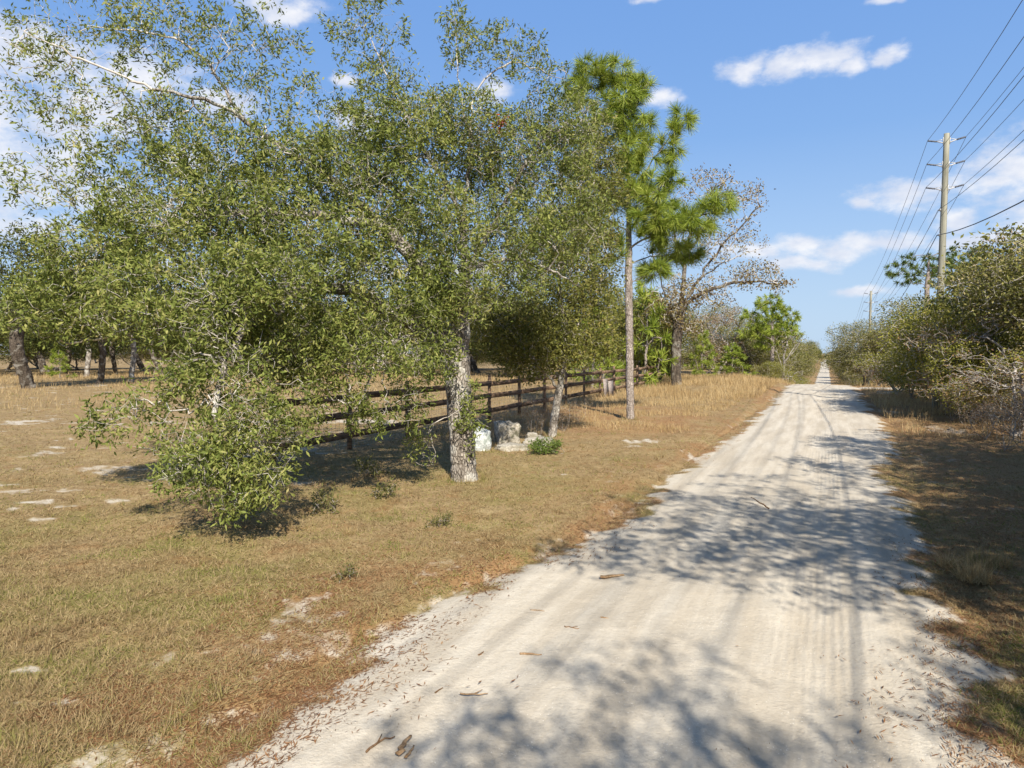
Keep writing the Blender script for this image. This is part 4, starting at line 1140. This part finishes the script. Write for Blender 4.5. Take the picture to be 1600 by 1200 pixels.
for k, lb in ((1, 'thin utility pole standing clear above the scrub beyond the crest'), (2, 'small utility pole third along the line down the far road'), (3, 'tiny utility pole fourth along the line down the far road'), (4, 'tiny utility pole fifth along the line down the far road'), (5, 'faintest utility pole at the far end of the line'), (-1, 'wooden utility pole of the line behind the viewpoint')):
    pp = pole_pos(k)
    dup(pole, pp, 0, 1, lb)
# lines
targets = [(1600, -4), (1600, 105), (1600, 57), (1600, 155), (1600, 118), (1600, 203), (1600, 218), (1600, 313)]
names = [('upper left conductor', 'power line on the outer end of the topmost left bracket'), ('', 'power line on the outer end of the topmost right bracket'), ('', 'power line on the middle left bracket'), ('', 'power line on the middle right bracket'),
         ('', 'power line on the lowest left bracket'), ('', 'power line on the lowest right bracket'), ('', 'neutral line clamped to the pole below the brackets'), ('', 'thick dark communication cable lowest on the pole')]
KS = (-1, 0, 1, 2, 3, 4, 5)
for i, att in enumerate(ATT):
    # where this line leaves the photo, to find its sag in the near span
    P0 = p1 + att
    px, py = targets[i]
    best = None
    for tau in np.linspace(1, 45, 900):
        q = P0 - Vector((sa, ca, 0)) * tau
        if q.y < .5: break
        r = ray(px, py)
        if q.x / q.y >= r.x / r.y:
            best = (tau, H + r.z * q.y / r.y); break
    Pm = pole_pos(-1) + att
    sag = 1.2
    if best:
        u = best[0] / PSP
        zl = P0.z + (Pm.z - P0.z) * u
        sag = float(np.clip((zl - best[1]) / (4 * u * (1 - u)), .2, 5))
    print('sag', i, round(sag, 2))
    pts = []
    for k0, k1 in zip(KS[:-1], KS[1:]):
        A_, B_ = pole_pos(k0) + att, pole_pos(k1) + att
        sg = sag if k0 == -1 else (.8 if i < 7 else 1.1)
        for u in np.linspace(0, 1, 20)[:-1]:
            q = A_.lerp(B_, u); q.z -= 4 * sg * u * (1 - u); pts.append(q)
    pts.append(pole_pos(KS[-1]) + att)
    a = Acc(); rad = .0085 if i < 7 else .015
    a.path(pts, rad, 6)
    nm = 'power_line' if i < 7 else 'communication_cable'
    tag(obj(nm, a.mesh(nm, True), M['cable'] if i < 7 else M['cable_black']), names[i][1], 'power line' if i < 7 else 'cable')

# ------------------------------------------------------------------ rocks, sticks, car
def rock(name, label, pos, size, seed, mat, box=.5, rz=0, cat='rock', tilt=0):
    import bmesh
    bm = bmesh.new()
    bmesh.ops.create_cube(bm, size=2)
    bmesh.ops.subdivide_edges(bm, edges=bm.edges[:], cuts=9, use_grid_fill=True)
    co = np.array([v.co[:] for v in bm.verts])
    sph = norm(co)
    co = co * box + sph * (1 - box) * 1.15
    off = np.zeros(len(co))
    for f, amp in ((1.3, .34), (3.1, .24), (7, .12)):
        off += (fbm(co[:, 0] * f + seed, co[:, 1] * f + co[:, 2] * f * 1.7 + seed * 3, seed, 2) - .5) * amp
    co = co * (1 + off[:, None])
    for v, c in zip(bm.verts, co): v.co = (c[0] * size[0], c[1] * size[1], c[2] * size[2])
    me = bpy.data.meshes.new(name); bm.to_mesh(me); bm.free()
    me.polygons.foreach_set('use_smooth', np.ones(len(me.polygons), bool))
    o = obj(name, me, M[mat], None, pos); o.rotation_euler = (tilt, 0, rz)
    return tag(o, label, cat)
g = gp(793, 700); rock('stone_block', 'squarish mottled limestone block standing behind the flat slabs', g + Vector((0, .35, .22)), (.28, .25, .36), 3, 'rock', .8, .25)
g = gp(800, 706); rock('stone_slab', 'low pale slab lying in front of the squarish limestone block', g + Vector((0, .2, .01)), (.40, .28, .15), 5, 'rock_pale', .6, .2)
g = gp(843, 700); rock('stone_slab.001', 'flat pale slab to the right of the limestone block', g + Vector((0, .3, .04)), (.36, .34, .18), 8, 'rock_pale', .75, -.15)
g = gp(832, 700); rock('rock', 'small pale rock resting on top of the right hand slab', g + Vector((0, .45, .25)), (.13, .11, .08), 11, 'rock_pale', .3)
g = gp(746, 708); rock('boulder', 'rounded bluish white streaked boulder peeking out behind the oak trunk', g + Vector((.02, .35, .2)), (.25, .28, .33), 14, 'rock_blue', .35, .4)

def stick(name, label, px, py, L, r, ang, seed, mat='stick', fork=False, flat=1.0, cat='stick', lift=0.0):
    rng = np.random.default_rng(seed)
    p = gp(px, py)
    d = np.array([math.cos(ang), math.sin(ang), 0])
    a = Acc()
    n = 7
    pts = [d * L * (u - .5) + np.append(rng.normal(0, .012 * L * 3, 2), r * .8 + lift * u) for u in np.linspace(0, 1, n)]
    a.path(pts, np.interp(np.linspace(0, 1, n), [0, .3, 1], [r, r * .95, r * .45]), 7)
    if fork:
        d2 = np.array([math.cos(ang + .7), math.sin(ang + .7), .08])
        q = pts[3]; a.path([q + d2 * L * .4 * u for u in (0, .5, 1)], [r * .7, r * .55, r * .3], 6)
    me = a.mesh(name, True)
    if flat != 1.0:
        c = np.zeros(len(me.vertices) * 3, np.float32); me.vertices.foreach_get('co', c); c = c.reshape(-1, 3); c[:, 2] *= flat; me.vertices.foreach_set('co', c.ravel())
    s_, t_ = st(p.x, p.y)
    o = obj(name, me, M[mat], None, (p.x, p.y, p.z + .004))
    return tag(o, label, cat)
stick('wood_chip', 'broad flat piece of bark lying on the road below the oak shadow', 957, 902, .28, .032, .25, 1, 'chip', flat=.45, cat='wood chip')
stick('stick', 'dark twig poking up from the shaded part of the road', 1187, 793, .32, .012, 2.2, 2, lift=.12)
stick('stick.001', 'forked brown stick at the bottom edge of the road', 594, 1163, .22, .0075, .75, 3, fork=True)
stick('wood_chip.001', 'pointed reddish bark splinter standing out at the bottom of the road', 632, 1166, .20, .021, 1.35, 4, 'chip', flat=.4, cat='wood chip')
stick('wood_chip.002', 'narrow bark splinter just right of the pointed reddish one', 641, 1176, .12, .011, 1.3, 5, 'chip', flat=.5, cat='wood chip')
stick('stick.002', 'short brown stick left of the leaf shadow edge', 665, 1047, .09, .007, 1.3, 6)
stick('stick.003', 'dark pair-like short stick in the middle of the near road', 686, 1080, .09, .006, 1.0, 7)
stick('stick.004', 'forked twig near the reddish leaf patch on the road', 703, 1033, .13, .006, .35, 8, fork=True)
stick('stick.005', 'thin pale straw lying on the lower left of the road', 580, 1102, .22, .004, -.4, 9, 'chip')
stick('stick.006', 'tan stick lying level on the sunny road above the leaf shadows', 830, 1024, .17, .009, -.12, 10, 'chip')
stick('stick.007', 'bent tan twig beside the dark leaf shadow at the bottom of the road', 740, 1086, .19, .006, .05, 11, 'chip', fork=True)
stick('stick.008', 'short dark twig close to the left of the leaf shadow', 752, 1023, .08, .008, 1.0, 12)
stick('stick.009', 'curled brown leaf and twig in the middle of the sunny road', 945, 967, .09, .014, -.4, 13, 'chip', flat=.5)
stick('stick.010', 'small twig on the sunny road left of the curled leaf', 893, 982, .14, .006, -.5, 14, fork=True)
stick('stick.011', 'short stick on the sandy left shoulder of the road', 840, 955, .13, .005, -.2, 15, 'chip')
stick('stick.012', 'dark twig near the right wheel track of the road', 1060, 905, .16, .006, .5, 16, fork=True)
stick('stick.013', 'long brown stick lying along the turf edge at the lower left', 205, 1160, .34, .008, .75, 17)
stick('stick.014', 'rusty bark strip in the turf at the lower left', 335, 1050, .16, .012, .9, 18, 'chip', flat=.5)

# distant white car at the far end of the road
cx, cy = xy(418, -1.8); cz = float(hgt(cx, cy))
car = thing('car', 'tiny white car at the far end of the sandy road', 'car', (cx, cy, cz), -math.atan2(sa, ca))
a = Acc()
prof = [(-2.1, .35), (-2.15, .75), (-1.7, .95), (-1.1, 1.42), (.5, 1.45), (1.1, 1.0), (2.0, .88), (2.15, .4)]
n = len(prof)
V = [(-.85 if z < 1.2 else -.7, y, z) for y, z in prof] + [(.85 if z < 1.2 else .7, y, z) for y, z in prof]
Q = [[i, (i + 1) % n, n + (i + 1) % n, n + i] for i in range(n)]
T_ = [[0, i + 1, i] for i in range(1, n - 1)] + [[n, n + i, n + i + 1] for i in range(1, n - 1)]
a.add(V, Q, T_)
obj('body', a.mesh('body'), M['carpaint'], car)
a = Acc(); a.box((0, -1.47, 1.2), .6, .02, .16, (1, 0, 0), (0, .78, -.6), (0, .6, .78)); obj('rear_window', a.mesh('rear_window'), M['glass'], car)
for wx in (-.8, .8):
    for wy in (-1.35, 1.35):
        a = Acc(); a.path([(wx - .1, wy, .32), (wx + .1, wy, .32)], [.32, .32], 14); obj('wheel', a.mesh('wheel', True), M['tyre'], car)

# ------------------------------------------------------------------ light, sky, camera
EL, AZ = math.radians(40), math.radians(170)      # sun behind the viewpoint, slightly to the right
sun_dir = Vector((math.sin(AZ) * math.cos(EL), math.cos(AZ) * math.cos(EL), math.sin(EL)))
sl = bpy.data.lights.new('sun', 'SUN'); sl.energy = 5.0; sl.angle = math.radians(.53); sl.color = (1, .92, .80)
so = bpy.data.objects.new('sun', sl); C.objects.link(so)
so.rotation_euler = sun_dir.to_track_quat('Z', 'Y').to_euler(); so.location = (0, -20, 30)

w = bpy.data.worlds.new('World'); bpy.context.scene.world = w; w.use_nodes = True
t = NT('', w)
sky = t.n('ShaderNodeTexSky', sky_type='NISHITA'); sky.sun_disc = False
sky.sun_elevation = EL; sky.sun_rotation = AZ
sky.air_density = 1.0; sky.dust_density = .6; sky.ozone_density = 1.6
dirv = t.n('ShaderNodeTexCoord').outputs['Generated']
sx = t.n('ShaderNodeSeparateXYZ'); t.l(dirv, sx.inputs[0])
az = t.math('ARCTAN2', sx.outputs[0], sx.outputs[1]); el = t.math('ARCSINE', sx.outputs[2])
cb = t.n('ShaderNodeCombineXYZ'); t.l(az, cb.inputs[0]); t.l(el, cb.inputs[1])
ae = cb.outputs[0]
n_w = t.noise(t.scalev(ae, (1, 1.5, 1)), 9, 3, .5)
cb2 = t.n('ShaderNodeCombineXYZ'); t.l(t.math('MULTIPLY', t.math('SUBTRACT', n_w, .5), .05), cb2.inputs[0]); t.l(t.math('MULTIPLY', t.math('SUBTRACT', t.noise(t.vm('ADD', ae, (3, 7, 0)), 11, 3), .5), .03), cb2.inputs[1])
aew = t.vm('ADD', ae, cb2.outputs[0])
CL = [(1172, 106, 38, 20), (1235, 100, 55, 18), (1288, 92, 50, 20), (1330, 100, 25, 14), (1376, 88, 26, 13), (1590, 262, 60, 36), (1550, 288, 45, 18), (1415, 302, 70, 22), (1340, 318, 22, 8),
      (1495, 350, 32, 22), (1250, 385, 50, 18), (1370, 380, 75, 18), (1310, 392, 65, 18), (1255, 412, 60, 12), (1545, 378, 75, 15), (1345, 455, 36, 9), (1180, 392, 60, 14),
      (60, 90, 110, 45), (160, 170, 100, 40), (60, 270, 100, 50), (100, 205, 70, 40), (430, 12, 75, 26), (220, 110, 70, 32), (770, 142, 32, 24), (1040, 152, 30, 14), (560, 190, 50, 22), (340, 160, 60, 26),
      (160, 310, 70, 22), (30, 350, 60, 20), (290, 260, 50, 22), (540, 130, 25, 12), (700, 420, 200, 14), (400, 420, 200, 16), (1010, -2, 30, 6), (1390, 3, 25, 5), (-150, 150, 160, 60), (1750, 300, 140, 60), (1720, 180, 90, 30), (-100, 330, 120, 40)]
acc = None
for (px, py, rx, ry) in CL:
    r = ray(px, py); a_ = math.atan2(r.x, r.y); e_ = math.asin(r.z / r.length)
    v = t.vm('SUBTRACT', aew, (a_, e_, 0)); v = t.vm('MULTIPLY', v, (F / rx * .8, F / ry * .85, 0))
    q = t.math('SUBTRACT', 1.0, t.vm('LENGTH', v))
    acc = q if acc is None else t.math('MAXIMUM', acc, q)
nz = t.noise(t.scalev(ae, (1, 1.7, 1)), 26, 7, .62)
dens = t.map(t.math('ADD', acc, t.math('MULTIPLY', t.math('SUBTRACT', nz, .5), 1.7)), -.02, .85)
shade = t.map(t.noise(t.vm('ADD', t.scalev(ae, (1, 1.7, 1)), (0, .02, 0)), 18, 5, .55), .35, .7)
ccol = t.mix(shade, (.50, .53, .61), (.70, .69, .69))
hsv = t.n('ShaderNodeHueSaturation'); hsv.inputs['Saturation'].default_value = 1.12; hsv.inputs['Value'].default_value = .07
t.l(sky.outputs[0], hsv.inputs['Color'])
hz = t.math('MULTIPLY', t.map(el, .95, .5), .9)
skyb = t.mix(hz, hsv.outputs[0], t.ramp(t.map(el, 0, .5), [(0, (.35, .47, .62)), (.25, (.265, .405, .625)), (.6, (.175, .32, .59)), (1, (.135, .27, .56))]))
skyc = t.mix(t.math('MULTIPLY', dens, .86), skyb, ccol)
bg = t.n('ShaderNodeBackground'); t.l(skyc, bg.inputs[0]); bg.inputs[1].default_value = 1.0
wo = t.n('ShaderNodeOutputWorld'); t.l(bg.outputs[0], wo.inputs[0])

cam = bpy.data.cameras.new('camera'); co = bpy.data.objects.new('camera', cam); C.objects.link(co)
co.location = (0, 0, H); co.rotation_euler = (math.pi / 2 - PITCH, 0, 0)
cam.sensor_width = 36; cam.lens = 36 * F / 1600; cam.clip_start = .1; cam.clip_end = 5000
sc = bpy.context.scene; sc.camera = co
sc.view_settings.view_transform = 'Standard'; sc.view_settings.look = 'None'
sc.view_settings.exposure = .58; sc.view_settings.gamma = 1
sc.render.resolution_x = 1024; sc.render.resolution_y = 768
sc.cycles.max_bounces = 5; sc.cycles.diffuse_bounces = 3; sc.cycles.transmission_bounces = 3; sc.cycles.transparent_max_bounces = 4
